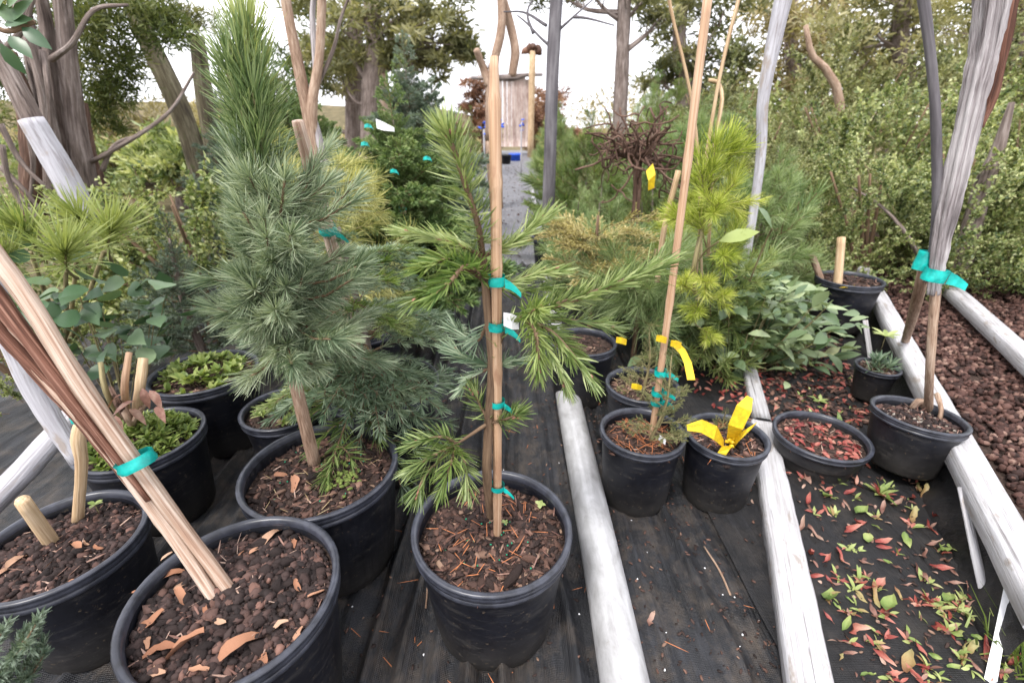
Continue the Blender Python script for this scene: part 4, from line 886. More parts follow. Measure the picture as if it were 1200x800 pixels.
# cut stake with teal ties leaning through the blue fir, and two bare stems behind it
st = on(428, 452, bz); g = Geo(); Ps = spline([st, dep(392, 300, 1.10), dep(372, 225, 1.06), dep(349, 142, 1.02)], 24); tube(g, Ps, [.011, .014, .015, .012], 10, 24, rough=.06)
so = tag(g.obj("garden_stake", MT['wood_split']), "pale rough stake with teal ties leaning left through the blue fir", "stake")
for py in (206, 264):
    p = Ps[np.argmin([abs(400 - 540 * ((q - [0, 0, CAM_H]) @ _U) / ((q - [0, 0, CAM_H]) @ _F) - py) for q in Ps])]; tie(so, p, Ps[-1] - Ps[-3], .018, .020, True, tdir=(1, 0, -.3))
bs = thing("bare_sapling", on(372, 330, 0), "bare two-stemmed tan sapling with peeling bark behind the tall pine", "sapling"); o0 = np.array(bs.location)
for pts, r, mt in (([(376, 330, 2.3), (374, 230, 2.3), (366, 160, 2.3), (352, 90, 2.3), (338, 20, 2.3), (330, -30, 2.3)], [.03, .034, .028, .022, .020], 'trunk_tan'), ([(372, 190, 2.28), (366, 130, 2.28), (375, 60, 2.3), (378, -30, 2.3)], [.020, .022, .017, .017], 'trunk_tan'), ([(362, 150, 2.32), (370, 90, 2.32), (366, 20, 2.34), (372, -30, 2.34)], [.014, .014, .012, .010], 'wood_grey'), ([(368, 110, 2.3), (390, 60, 2.32), (400, 20, 2.34), (416, -20, 2.34)], [.010, .008, .006, .005], 'bark'), ([(366, 130, 2.3), (380, 190, 2.25), (386, 240, 2.22)], [.012, .018, .010], 'wood_grey')):
    g = Geo(); tube(g, [np.asarray(p) - o0 for p in path_px(pts)], r, 10, 24, rough=.05); g.obj("stem", MT[mt], bs)

# ------------------------------------------------------------------ branch libraries
SPR = [spray(.3, 9, .022, .0050, 480, [MT['twig'], MT['spruce']], (1.0, .7), 'round', droop=.08, tip=10, double=True) for _ in range(4)]
SPB = [spray(.3, 9, .020, .0042, 480, [MT['twig'], MT['spruce_blue']], (1.0, .7), 'round', droop=.05, tip=8, double=True) for _ in range(3)]
PIG = [tuft(.3, .085, .0030, 120, [MT['twig'], MT['pine_soft']], .35, kids=3) for _ in range(3)]
PIO = [tuft(.3, .075, .0032, 110, [MT['twig'], MT['pine_green']], .35, kids=3) for _ in range(3)]
LIM = [tuft(.22, .080, .0034, 150, [MT['twig_g'], MT['lime']], .3, (1.2, .55), kids=2, bend=.05) for _ in range(3)]
GLD = [tuft(.24, .10, .0026, 120, [MT['twig_g'], MT['gold']], .4, (1.2, .5), kids=2, bend=.45) for _ in range(3)]
CYP = [spray(.26, 10, .010, .0030, 520, [MT['twig_g'], MT['cypress']], (.5, .35), 'flat', droop=.25, tip=6, sub=.5, ang=.7, tr=.003, double=True) for _ in range(4)]
SFT = [tuft(.26, .13, .0020, 170, [MT['twig_g'], MT['pine_soft']], .2, (1.0, .4), kids=2, bend=.2) for _ in range(3)]
MIN = [spray(.16, 7, .010, .0016, 620, [MT['twig_g'], MT['mini']], (1.0, .7), 'round', droop=.02, tip=6, double=True, tr=.0025) for _ in range(3)]
OLV = [spray(.5, 8, .030, .006, 240, [MT['twig'], MT['spruce']], (1.0, .7), 'round', droop=.1, tip=6, double=True, tr=.006) for _ in range(2)]

def leafy(L, nside, n, lL, lW, mats, c=(.15, .85), tr=.004, name="branch", ang=.7, arch=.15, prof=(0, .8, 1, .6, 0), fold=.3):
    g = Geo(); P = spline([(0, 0, 0), (0, arch * L * .3, .5 * L), (0, -arch * L * .2, L)], 12); tube(g, P, [tr, tr * .4], 5, 8, m=0, cap=False); paths = [(P, n // 2)]
    for k in range(nside):
        t = .2 + .7 * k / nside; p = P[int(t * 11)]; az = k * 2.4; l = L * R.uniform(.3, .5) * (1.1 - t * .6); d = unit([math.cos(az) * math.sin(ang), math.sin(az) * math.sin(ang), math.cos(ang)]); Q = spline([p, p + d * l * .5, p + d * l + [0, 0, .15 * l]], 7)
        tube(g, Q, [tr * .5, tr * .25], 4, 5, m=0, cap=False); paths.append((Q, n // 2 // nside))
    for Q, k in paths:
        u = R.uniform(.15, 1, k) * (len(Q) - 1); i = np.minimum(u.astype(int), len(Q) - 2); f = (u - i)[:, None]; b = Q[i] * (1 - f) + Q[i + 1] * f; T = unit(Q[i + 1] - Q[i])
        d = unit(T * R.uniform(.2, .9, (k, 1)) + R.normal(0, .75, (k, 3))); leaves(g, b, d, unit(R.normal(0, .5, (k, 3)) + [0, .7, .5]), lL * R.uniform(.6, 1.15, k), lW * R.uniform(.75, 1.15, k), R.uniform(c[0], c[1], k), 1, fold=fold, prof=prof)
    return g.mesh(name, mats)
HED = [leafy(.9, 9, 400, .052, .027, [MT['twig_g'], MT['hedge']], tr=.007) for _ in range(5)]
HEY = [leafy(.9, 9, 360, .046, .024, [MT['twig_g'], MT['hedge_y']]) for _ in range(3)]
BSH = [leafy(.6, 8, 280, .046, .026, [MT['twig'], MT['hedge']]) for _ in range(3)]

def shrub(name, base, n, spread, h, meshes, ml, label, cat="shrub", group=None, el=(.5, 1.4), zfrac=.35, stems=5, face=None):
    t = thing(name, base, label, cat, group)
    g = Geo()
    for k in range(stems):
        a = R.uniform(0, 6.28); q = R.uniform(.3, .8) * spread; tube(g, [(0, 0, -.08), (q * .4 * math.cos(a), q * .4 * math.sin(a), h * .35), (q * math.cos(a), q * math.sin(a), h * .8)], [.018, .006], 6, 10, rough=.1)
    g.obj("stems", MT['twig'], t)
    for k in range(n):
        a = R.uniform(0, 6.28); q = spread * math.sqrt(R.random()) * .8; z = h * R.uniform(0, .72) * (1 - .35 * (q / spread) ** 2)
        e = R.uniform(*el); l = h * R.uniform(.28, .5); az = a + R.normal(0, .6)
        put("branch", meshes[R.integers(len(meshes))], t, (q * math.cos(a), q * math.sin(a), z), orient((math.cos(az) * math.cos(e), math.sin(az) * math.cos(e), math.sin(e)), R.uniform(0, 6.28)), l / ml)
    return t

# ------------------------------------------------------------------ left of the lane
conifer(np.array([-.50, 2.27, P9['z'] - .02]), .80, .52, "dense green spruce with teal ties and a white label, left of the lane", "spruce_tree", SPR, 'bark', 110, lean=(-.03, 0), e0=-.15, e1=.75, tr=.014, power=.62)
g = Geo(); Pk = spline([on(484, 330, P9['z']), dep(478, 290, 2.18), dep(470, 228, 2.12)], 10); tube(g, Pk, .013, 8, 10); kk = tag(g.obj("garden_stake", MT['wood_stub']), "short stake with teal ties at the foot of the dense green spruce", "stake")
for i_ in (2, 5, 8): tie(kk, Pk[i_], Pk[-1] - Pk[0], .016, .02, False)
for px_, py_, nm in ((432, 147, 1), (451, 148, 2), (462, 200, 1), (428, 168, 1), (501, 185, 1)):
    if nm == 1: flat_tag("plant_tie", [(dep(px_ - 5, py_ + 1, 1.9), (0.001, 0, .006)), (dep(px_ - 1, py_, 1.89), (0, 0, .007)), (dep(px_ + 3, py_ + 1, 1.9), (-.001, 0, .006)), (dep(px_ + 5, py_ + 4, 1.91), (-.001, 0, .004))], {432: "teal tie scrap beside the white label on the spruce top", 462: "teal tie scrap in the middle of the dense spruce", 428: "teal tie scrap just below the spruce's white label", 501: "teal tie scrap on the spruce's right side towards the fir leader"}[px_], 'tie', 'tie')
    else: flat_tag("plant_tag", [(dep(px_ - 10, py_ - 3, 1.9), (0, 0, .016)), (dep(px_ - 2, py_, 1.88), (0, 0, .015)), (dep(px_ + 11, py_ + 4, 1.9), (0, 0, .007))], "white label stuck near the top of the dense green spruce")
conifer(np.array([-.92, 4.6, 0]), 1.45, .85, "blue-grey spruce behind the dense green spruce, left of the lane", "spruce_tree", SPB, 'bark', 80, e0=0, e1=.8, tr=.03, power=.6)
conifer(np.array([-1.75, 4.4, 0]), 1.2, .7, "dark green spruce behind the bare two-stemmed sapling", "spruce_tree", SPR, 'bark', 60, e0=0, e1=.9, tr=.03, power=.7)
conifer(np.array([-.62, 3.4, 0]), .72, .42, "smaller blue-green spruce peeping out behind the dense spruce near the lane", "spruce_tree", SPB, 'bark', 44, e0=0, e1=.9, tr=.02)
for k, (x, y, h, rr_, mm) in enumerate(((-1.25, 3.1, .85, .5, SPR), (-1.9, 3.4, 1.0, .55, SPB), (-1.35, 6.4, 1.5, .8, SPR), (-2.6, 6.0, 1.35, .9, SPR), (-2.4, 4.3, 1.05, .6, SPB), (-.62, 2.9, .62, .36, SPB))):
    conifer(np.array([x, y, .05]), h, rr_, ["dark green spruce between the golden pine and the bare two-stemmed sapling", "blue-grey spruce behind the tall blue pine's left shoulder", "tall green spruce behind the blue-grey spruce under the old pines", "broad green spruce beyond the bare sapling", "blue-grey spruce below the leaning mossy trunk", "low blue-green spruce close behind the dense spruce by the lane"][k], "spruce_tree", mm, 'bark', 64, "spruces filling the rows left of the lane", e0=-.1, e1=.9, tr=.02, power=.65)
for k, (x, y, h) in enumerate(((-.72, 6.2, .9), (-.85, 8.2, 1.15), (-.95, 11.0, 1.2), (-1.1, 14, 1.4))):
    conifer(np.array([x, y, 0]), h, .45, ["green young pine on the lane's left edge, nearest behind the fir leader", "green young pine second along the lane's left edge", "green young pine third along the lane's left edge", "green young pine furthest along the lane's left edge"][k], "pine_tree", PIO, 'bark', 26, "young pines lining the left of the lane", e0=.2, e1=1.1, tr=.02, ml=.34)
# golden pine
gp_ = thing("golden_pine", np.array([-.63, 1.66, P22['z'] - .02]), "golden yellow needled pine peeping from behind the tall blue pine", "pine")
g = Geo(); tube(g, [(0, 0, -.02), (0, 0, .3), (.02, 0, .62)], [.012, .006], 8, 10); g.obj("trunk", MT['bark'], gp_)
for k in range(20):
    z = .12 + .026 * k; az = k * 2.4; el = R.uniform(0, .7); put("branch", GLD[k % 3], gp_, (0, 0, z), orient((math.cos(az) * math.cos(el), math.sin(az) * math.cos(el), math.sin(el))), R.uniform(.7, 1.0))

# bushes at the left
shrub("broadleaf_shrub", np.array([-1.62, 2.35, 0]), 70, .55, .85, BSH, .6, "green small-leaved bush behind the tall blue pine on the left", el=(.2, 1.3))
shrub("broadleaf_shrub", np.array([-2.35, 2.6, 0]), 60, .55, .70, BSH, .6, "green small-leaved bush at the foot of the dark trunks", el=(.2, 1.3))
conifer(np.array([-1.30, 1.75, .1]), .52, .34, "low grey-green conifer between the leafy bushes and the tall pine", "low_conifer", SPB, 'bark', 40, e0=.2, e1=1.0, tr=.02)
shrub("low_shrub", np.array([-1.95, 1.65, 0]), 40, .35, .40, BSH, .6, "low green bush under the long needled tufts at the left edge", el=(.2, 1.2))

# long needled tufts
LNG = [tuft(.2, .15, .0045, 95, [MT['twig_g'], MT['lime' if False else 'pine_green']], .55, (1.35, .35), (.45, 1.05), bend=.25, tip=40, tr=.006) for _ in range(2)]
lp = thing("long_needled_pine", on(70, 420, .1), "pine of long yellow-green needle tufts over round leaves at the left", "pine")
l0 = np.array(lp.location)
for (x, y, Y, s) in ((78, 300, 1.25, 1.0), (30, 275, 1.32, .95), (130, 275, 1.42, 1.0), (8, 300, 1.25, .8), (95, 262, 1.5, .9)):
    tp = dep(x, y, Y) - l0; bp = tp * .35 + np.array([0, .02, .0]); g = Geo(); tube(g, [(0, 0, 0), bp, tp * .9], [.010, .006], 6, 8); g.obj("stem", MT['twig_g'], lp)
    put("needle_tuft", LNG[R.integers(2)], lp, tp - unit(tp + [0, -.25, .1]) * .18 * s, orient(unit(tp + np.array([0, -.25, .1]))), s)

# round-leaved plant
def leafplant(name, base, items, mat, label, cat, prof, fold=.15, curl=.2, k=6, stemmat='twig_g', group=None, stem=True):
    """items: (tip position, direction, length, width); each leaf is an object sharing one of k meshes"""
    t = thing(name, base, label, cat, group); ms = []
    for i in range(k):
        g = Geo(); leaves(g, [(0, 0, 0)], np.array([[0, 0, 1.]]), np.array([[0, 1., 0]]), 1.0, 1.0 * R.uniform(.85, 1.1), R.uniform(.2, .8), fold=fold * R.uniform(.5, 1.4), curl=curl * R.uniform(.3, 1.5), prof=prof); ms.append(g.mesh("leaf", MT[mat]))
    g = Geo()
    for ni, (p, d, l, wd) in enumerate(items):
        q = orient(d, R.normal(0, .5)); put("leaf", ms[R.integers(k)], t, p, q, (wd, l, l))
        if stem and ni % 4 == 0: tube(g, [(p[0] * .25, p[1] * .25, 0), (p[0] * .7, p[1] * .7, p[2] * .55), p], [.0022, .0016], 4, 5, cap=False)
    if stem: g.obj("stems", MT[stemmat], t)
    return t
rb = on(135, 470, .0); it = []
for (x, y, Y) in [(95, 340, 1.2), (125, 365, 1.2), (105, 378, 1.15), (145, 385, 1.25), (60, 345, 1.15), (30, 335, 1.2), (160, 345, 1.35), (135, 330, 1.3), (175, 380, 1.3), (188, 400, 1.3), (85, 395, 1.15), (45, 375, 1.12), (62, 380, 1.15), (75, 415, 1.1), (150, 410, 1.25), (200, 370, 1.4), (170, 360, 1.35), (115, 405, 1.18), (22, 310, 1.25), (190, 345, 1.45), (210, 390, 1.4), (100, 320, 1.3), (130, 390, 1.2), (160, 395, 1.27), (50, 400, 1.1), (110, 350, 1.22), (85, 365, 1.18), (140, 350, 1.25), (35, 355, 1.15), (180, 365, 1.35), (70, 330, 1.2), (120, 420, 1.16), (100, 430, 1.14)]:
    for q_ in range(3): p = dep(x + R.normal(0, 13), y + R.normal(0, 12), Y + .1 * q_) - rb; it.append((p, unit([R.normal(0, .6), -.6 + R.normal(0, .3), R.normal(.15, .4)]), R.uniform(.050, .075), R.uniform(.050, .072)))
leafplant("round_leaved_plant", rb, it, 'broad', "dark round-leaved plant below the long needle tufts at the left", "leafy plant", (.45, .95, 1.0, .8, .35, 0), .12, .25)

# stonecrop clump and the low leafy plants in their pots
def rosettes(name, p, n, L, W, label, mat, rad_, hmul=.4, per=9, cat="stonecrop"):
    t = thing(name, (p['x'], p['y'], p['z'] - .01), label, cat); g = Geo()
    for k in range(n):
        a = R.uniform(0, 6.28); q = rad_ * math.sqrt(R.random()); c = np.array([q * math.cos(a), q * math.sin(a), hmul * rad_ * (1 - (q / rad_) ** 2) + R.uniform(0, .02)]); tube(g, [(c[0] * .8, c[1] * .8, 0), c], .0018, 4, 3, m=0, cap=False)
        az = np.arange(per) * 2.4 + R.uniform(0, 6); el = R.uniform(.1, 1.2, per); d = np.stack([np.cos(az) * np.cos(el), np.sin(az) * np.cos(el), np.sin(el)], -1); d = unit(d + .5 * c / rad_)
        leaves(g, np.repeat(c[None], per, 0), d, np.tile([0, 0, 1.], (per, 1)) + R.normal(0, .2, (per, 3)), L * R.uniform(.7, 1.1, per), W, R.uniform(.15, .9, per), 1, prof=(.4, .85, 1, .8, 0))
    g.obj("foliage", [MT['twig_g'], MT[mat]], t); return t
rosettes("stonecrop_clump", P7, 150, .030, .009, "pale green stonecrop clump filling the pot behind the left split stakes", 'sedum', .115, .35)
rosettes("low_leafy_plant", P6, 60, .034, .014, "low leafy green plant in the back left pot", 'sedum', .12, .35, 8, "leafy plant")
rosettes("low_leafy_plant", P8, 26, .035, .008, "wispy pale grass-like plant in the grey-rimmed wedged pot", 'pale_leaf', .08, .5, 6, "leafy plant")
sd = thing("dry_plant", on(150, 500, P7['z']), "cluster of dry cut stems and curled leaves behind the split stakes", "dry plant"); o0 = np.array(sd.location)
for a, b, r, mt in (((150, 495), (151, 413), .009, 'bamboo'), ((158, 500), (168, 420), .012, 'wood_stub'), ((150, 500), (118, 425), .008, 'twig_g'), ((155, 500), (130, 455), .009, 'bark_red'), ((160, 505), (140, 470), .010, 'trunk_tan'), ((150, 505), (172, 470), .007, 'trunk_tan')):
    g = Geo(); tube(g, [on(*a, P7['z']) - o0, dep((a[0] + b[0]) / 2 + R.normal(0, 4), (a[1] + b[1]) / 2, .98) - o0, dep(*b, 1.02) - o0], [r, r * .8], 8, 10, rough=.12); g.obj("dry_stem", MT[mt], sd)
for k in range(7):
    g = Geo(); leaves(g, [dep(135 + 8 * k, 470 + R.normal(0, 10), .97) - o0], np.array([[R.normal(0, 1), -.5, R.normal(0, .6)]]), np.array([[0, 0, 1.]]), .045, .02, .5, curl=.8); g.obj("dry_leaf", MT['leaf_p'], sd)

# ------------------------------------------------------------------ right of the lane
conifer(np.array([P12['x'] - .0, P12['y'], P12['z'] - .02]), .23, .15, "pale wiry small spruce behind the tied stake", "small_spruce", MIN, 'twig_g', 26, ml=.16, e0=.1, e1=.9, tr=.006)
conifer(np.array([P10['x'] + .005, P10['y'] - .01, P10['z'] - .02]), .30, .15, "small yellow-green spruce tied to the pinkish brown stake", "small_spruce", MIN, 'twig_g', 22, ml=.16, e0=.1, e1=.9, z0=.25, tr=.006, lean=(.03, -.02))
conifer(np.array([P11['x'] + .01, P11['y'] + .05, P11['z'] - .02]), .09, .10, "tiny green conifer seedling behind the bow of yellow labels", "small_spruce", MIN, 'twig_g', 12, ml=.16, e0=.5, e1=1.2, tr=.004)
for k, (x, y, Y) in enumerate(((792, 402, 1.0), (728, 398, 1.08), (746, 452, 1.1), (775, 396, 1.02))):
    flat_tag("plant_tie", [(dep(x - 6, y, Y), (0, .0, .008)), (dep(x, y + 1, Y - .01), (0, 0, .009)), (dep(x + 6, y + 3, Y), (0, 0, .008))], ["yellow tie scrap beside the uppermost teal tie of the brown stake", "yellow tie scrap on the left of the small spruce", "yellow tie scrap low in the small spruce above its pot", "yellow tie scrap behind the small spruce's tip"][k], 'yellow', 'tie')

# bow of yellow labels
yo = on(853, 522, P11['z'] + .012); yb = thing("yellow_tag_bow", yo, "bow of bright yellow plastic plant labels in the small right pot", "plant tag")
def strip(nm, pts, hw):
    k_ = len(pts); o = flat_tag(nm, [(np.asarray(p) - yo, np.array(h) * (.95, 1.55, 1.5, .75)[min(3, i if k_ == 4 else i + 1)]) for i, (p, h) in enumerate(pts)], None, 'yellow', parent=yb); return o
zt = P11['z']
strip("label_strip", [(on(855, 517, zt + .02), (.010, 0, -.004)), (dep(862, 500, .98), (.013, 0, -.005)), (dep(872, 478, .985), (.014, 0, -.006)), (dep(879, 465, 1.0), (.011, 0, -.006))], .012)
strip("label_strip", [(on(858, 519, zt + .02), (0, .004, .010)), (dep(872, 508, .97), (.004, 0, .012)), (dep(884, 498, .965), (.006, 0, .012))], .012)
ls = strip("label_strip", [(on(848, 520, zt + .02), (0, .004, .010)), (dep(838, 507, .955), (0.002, .003, .011)), (dep(822, 499, .945), (0, .003, .011)), (dep(805, 501, .945), (-.002, .003, .010))], .012)
strip("label_strip", [(on(853, 522, zt + .02), (.010, 0, 0)), (dep(848, 528, .97), (.010, 0, .004)), (dep(846, 536, .965), (.009, 0, .004))], .01)
g = Geo(); scatter(g, STONES, [R.normal(0, .006, 3) + [0, -.01, .018] for _ in range(9)], .008); g.obj("knot", MT['yellow'], yb)
g = Geo()
for k in range(9):                                  # faint hand lettering on the left strip
    c = dep(806 + k * 1.9, 499.6 - .25 * k, .9425) - yo
    for (dx, dz, ex_, ez) in [[(-.0006, -.002, .0004, .002)], [(-.0008, .002, .0006, .001), (0, -.002, 0, .002)], [(-.0006, -.002, -.0006, .002), (-.0006, 0, .0008, .001)]][k % 3]:
        a = c + [dx, 0, dz]; b = c + [ex_, 0, ez]; tube(g, [a, b], .0003, 3, 2)
g.obj("hand_lettering", MT['ink'], ls)

# lime pine, long soft pine, golden cypress
lz = thing("lime_pine", np.array([P23['x'] - .02, P23['y'] + .02, P23['z'] - .02]), "bright lime yellow pine standing right of the brown stake", "pine"); l0 = np.array(lz.location)
g = Geo(); tube(g, [p - l0 for p in [l0] + path_px([(812, 330, 1.50), (826, 250, 1.5), (838, 175, 1.5)])], [.011, .005], 8, 14, rough=.05); g.obj("trunk", MT['twig_g'], lz)
for (bx, by, tx, ty, Y, s) in ((830, 250, 820, 190, 1.46, 1.0), (826, 300, 880, 268, 1.5, .9), (830, 260, 846, 230, 1.38, .9), (816, 340, 792, 330, 1.42, .8), (830, 240, 875, 235, 1.55, .9), (830, 240, 838, 172, 1.48, 1.3), (828, 290, 812, 215, 1.45, 1.0), (826, 300, 858, 300, 1.38, .9), (818, 330, 838, 330, 1.35, .85), (820, 345, 808, 385, 1.35, .8), (832, 250, 862, 205, 1.5, 1.0), (824, 270, 795, 250, 1.5, .9), (815, 350, 852, 345, 1.42, .8), (815, 380, 838, 395, 1.4, .7), (834, 220, 850, 190, 1.5, 1.0)):
    a = dep(bx, by, 1.5) - l0; b = dep(tx, ty, Y) - l0; put("branch", LIM[R.integers(3)], lz, a, orient(b - a), s * .62)
sp_ = thing("soft_pine", np.array([.56, 1.9, 0]), "soft pine with very long grey-green needles behind the brown stake", "pine")
g = Geo(); tube(g, [(0, 0, 0), (0, 0, .3), (.03, -.03, .55)], [.014, .006], 8, 10); g.obj("trunk", MT['twig'], sp_)
for k in range(24):
    z = .22 + .012 * k; az = k * 2.4; el = R.uniform(0, .7); put("branch", SFT[k % 3], sp_, (0, 0, z), orient((math.cos(az) * math.cos(el), math.sin(az) * math.cos(el), math.sin(el))), R.uniform(.75, 1.1))
for (x, y) in ((748, 205), ): flat_tag("plant_tag", [(dep(761, 196, 1.62), (.010, 0, .012)), (dep(764, 208, 1.61), (.011, 0, .01)), (dep(763, 222, 1.62), (.010, 0, 0.004))], "yellow label strip hanging in the soft pine behind the brown stake", 'yellow')
cy = thing("golden_cypress", np.array([.37, 2.02, .36]), "golden lacy cypress beside the lane, behind the fir's long right branch", "cypress")
g = Geo(); tube(g, [(0, 0, -.36), (0, 0, .3)], [.016, .006], 8, 8); g.obj("trunk", MT['twig'], cy)
for k in range(40):
    az = k * 2.4; el = R.uniform(-.1, .9); put("branch", CYP[k % 4], cy, (0, 0, R.uniform(.02, .26)), orient((math.cos(az) * math.cos(el), math.sin(az) * math.cos(el), math.sin(el))), R.uniform(.8, 1.15))

# thin dead twigs standing among them
for k, (pts, r, lb) in enumerate((([(815, 330, 1.62), (826, 200, 1.6), (838, 120, 1.6), (850, 60, 1.6), (872, -25, 1.6)], .0055, "thin pale dead twig slanting right above the lime pine"), ([(822, 330, 1.7), (820, 220, 1.7), (815, 150, 1.7), (805, 90, 1.7), (788, 20, 1.7), (780, -25, 1.7)], .0055, "thin white dead twig slanting left beside the brown stake"), ([(830, 300, 1.6), (834, 220, 1.6), (838, 165, 1.6), (846, 120, 1.6), (842, 98, 1.62), (831, 94, 1.62)], .006, "hooked pale dead twig above the lime pine"), ([(770, 330, 1.6), (778, 270, 1.6), (795, 200, 1.6)], .010, "upright grey twig in the soft pine behind the brown stake"))):
    stick("dead_twig", path_px(pts), r, lb, 'wood_stub', 'twig', 6, 14, .06)

# leathery leaved shrub: each leaf an object
rbs = on(868, 405, .10) * np.array([1, 1, 0]); it = []
for k in range(290):
    c = np.array([R.normal(0, .15), R.normal(-.03, .12), R.uniform(.06, .44)]); c[0] += (.22 - c[2]) * .25
    top = .46 - .5 * abs(c[0]); c[2] = min(c[2], top) if top > .05 else .06
    out = unit([c[0] * 2.2 + R.normal(0, .45), c[1] - .35 + R.normal(0, .45), R.normal(.35, .4)]); it.append((c, out, R.uniform(.060, .100), R.uniform(.034, .052)))
rh = leafplant("leathery_shrub", rbs, it, 'rhodo', "grey-green leathery leaved shrub between the lime pine and the leaf-strewn bed", "shrub", (.0, .55, .95, 1.0, .65, 0), .22, .3, 8)
g = Geo(); n = 900; c = np.stack([R.normal(0, .16, n), R.normal(.05, .12, n), R.uniform(.04, .43, n)], -1); c[:, 0] += (.22 - c[:, 2]) * .25; c[:, 2] = np.minimum(c[:, 2], np.maximum(.05, .45 - .5 * np.abs(c[:, 0])))
leaves(g, c, unit(np.stack([c[:, 0] * 2 + R.normal(0, .5, n), c[:, 1] - .3 + R.normal(0, .5, n), R.normal(.35, .4, n)], -1)), np.tile([0, -.3, 1.], (n, 1)) + R.normal(0, .3, (n, 3)), R.uniform(.045, .085, n), R.uniform(.026, .044, n), R.uniform(.1, .8, n), fold=.22, curl=.3, prof=(.0, .7, 1.0, .75, 0)); kind(g.obj("inner_leaves", MT['rhodo'], rh), 'stuff')
for (x, y, Y, d, l, lb) in ((842, 283, 1.45, (.8, -.2, .35), .12, "broad pale green oval leaf beside the lime pine"), (905, 268, 1.5, (-.5, -.3, .6), .11, "broad blue-green oval leaf above the leathery shrub")):
    g = Geo(); p = dep(x, y, Y); leaves(g, [p], np.array([d]), np.array([[0, -.6, .8]]), l, l * .42, .7, fold=.15, curl=.15); st_ = g.obj("broad_leaf", MT['pale_leaf' if x < 900 else 'broad']); tag(st_, lb, "leaf")
    g = Geo(); tube(g, [p, p + np.array([-.02 * np.sign(d[0]), .06, -.06]), p + np.array([-.04 * np.sign(d[0]), .14, -.22])], .003, 5, 8); g.obj("leaf_stalk", MT['twig_g'], st_)
# small plants in the right hand pots
rosettes("silver_tuft", P16, 16, .05, .006, "silvery green spiky tuft in the little pot near the board", 'fir_blue', .06, .6, 8, "leafy plant")
seedling(on(1032, 410, P16['z'] + .02), 9, .06, .018, "yellow-green leafy sprig behind the little pot", 'pale_leaf', .06, .5)
# ------------------------------------------------------------------ leaf-strewn bed
def dleaf(seed, mat):
    r = np.random.default_rng(seed); g = Geo(); n = 7; V = []
    cl = r.uniform(.05, .35); tw = r.normal(0, .5); wd = r.uniform(.15, .21) if mat == 'leaf_g' else r.uniform(.075, .14)
    for i in range(n):
        t = i / (n - 1); q = wd * math.sin(math.pi * min(1, (t * .93 + .05))) ** .8
        for k in (-1, -.5, 0, .5, 1):
            V.append((t - .5, k * q * (1 + r.normal(0, .12)), cl * (2 * t - 1) ** 2 * .5 + abs(k) * q * r.uniform(.3, .9) + .06 * math.sin(t * 9 + seed + k) + tw * k * q * (t - .5)))
    i = np.arange(n - 1)[:, None] * 5; j = np.arange(4)[None]
    g.add(V, np.stack([i + j, i + j + 1, i + 6 + j, i + 5 + j], -1).reshape(-1, 4), None, np.repeat(np.linspace(.2, .85, n), 5)); return g.mesh("fallen_leaf", MT[mat])
DL = {k: [dleaf(300 + 7 * i + s, m) for i in range(6)] for s, (k, m) in enumerate((('r', 'leaf_r'), ('p', 'leaf_p'), ('g', 'leaf_g'), ('y', 'leaf_y')))}
LBL = {'r': "crimson dried leaf lying on the black bed cloth", 'p': "brownish pink dried leaf lying on the black bed cloth", 'g': "pale green fallen leaf lying on the black bed cloth", 'y': "yellow and orange fallen leaf lying on the black bed cloth"}
KN = {'r': 'crimson dried', 'p': 'brownish dried', 'g': 'pale green', 'y': 'yellow and orange'}
GRP = {'r': "crimson leaves on the bed", 'p': "brownish leaves on the bed", 'g': "green leaves on the bed", 'y': "yellow leaves on the bed"}
L_ = """430 185 r 80 80|490 225 r 70 -25|575 150 r 45 0|495 168 g 40 60|565 195 p 50 -40|575 280 r 70 20|600 262 r 80 20|610 220 g 70 30|665 278 g 60 -30|635 315 g 45 80|688 325 r 60 0|690 345 r 60 -15|770 320 g 75 -60|410 265 p 50 70|455 300 p 100 -50|440 360 r 60 60|485 370 r 45 0|500 385 r 40 50|540 380 r 90 -60|630 400 p 65 -30|705 400 g 60 -40|735 415 p 50 -40|820 440 p 110 -60|830 365 p 45 80|870 225 r 100 60|930 220 r 90 -50|850 270 r 75 -40|940 285 r 80 -30|890 415 r 95 -15|930 425 p 60 -40|455 440 r 55 0|500 455 r 70 -40|525 470 p 60 -20|510 515 g 90 60|530 545 g 60 -50|570 525 g 60 -30|615 465 r 60 -20|675 470 r 70 40|650 480 r 60 0|660 505 y 110 -70|710 540 g 80 60|765 525 r 90 -50|740 500 y 60 -50|770 475 p 45 0|830 515 r 40 60|940 470 p 80 -10|500 580 r 70 -40|565 605 g 60 60|595 615 r 80 20|655 565 p 60 -60|670 580 p 40 20|690 610 p 45 -20|630 655 p 45 80|870 620 r 100 5|915 525 g 60 70|925 560 r 70 -20|940 640 g 75 20|1010 655 g 65 -20|555 665 p 65 -30|575 700 p 60 10|545 712 y 45 60|690 712 r 115 -25|775 740 y 105 80|815 705 r 110 -50|840 690 p 80 -60|865 725 g 75 -30|730 775 r 70 10|640 780 g 75 0|1030 570 r 95 -40|1000 540 r 95 -30|985 500 p 80 -50|1045 700 r 120 -80|960 710 y 90 80|990 690 y 60 60|1000 760 p 85 -40|930 765 g 70 0|800 160 r 40 70|740 185 p 70 0|690 205 p 35 80|705 170 g 60 10|795 225 y 70 80|1135 745 r 70 30|1150 620 r 70 60|1010 440 g 60 30|900 90 g 60 30|835 140 y 55 80|820 130 y 55 85|900 345 g 80 60|935 345 g 70 -60|425 100 p 60 -55|360 85 r 30 0|1080 590 r 60 70|1075 640 p 70 -50|1120 700 g 80 40|1100 780 p 70 0|480 110 p 40 30|870 330 p 60 0|910 390 p 70 -60"""
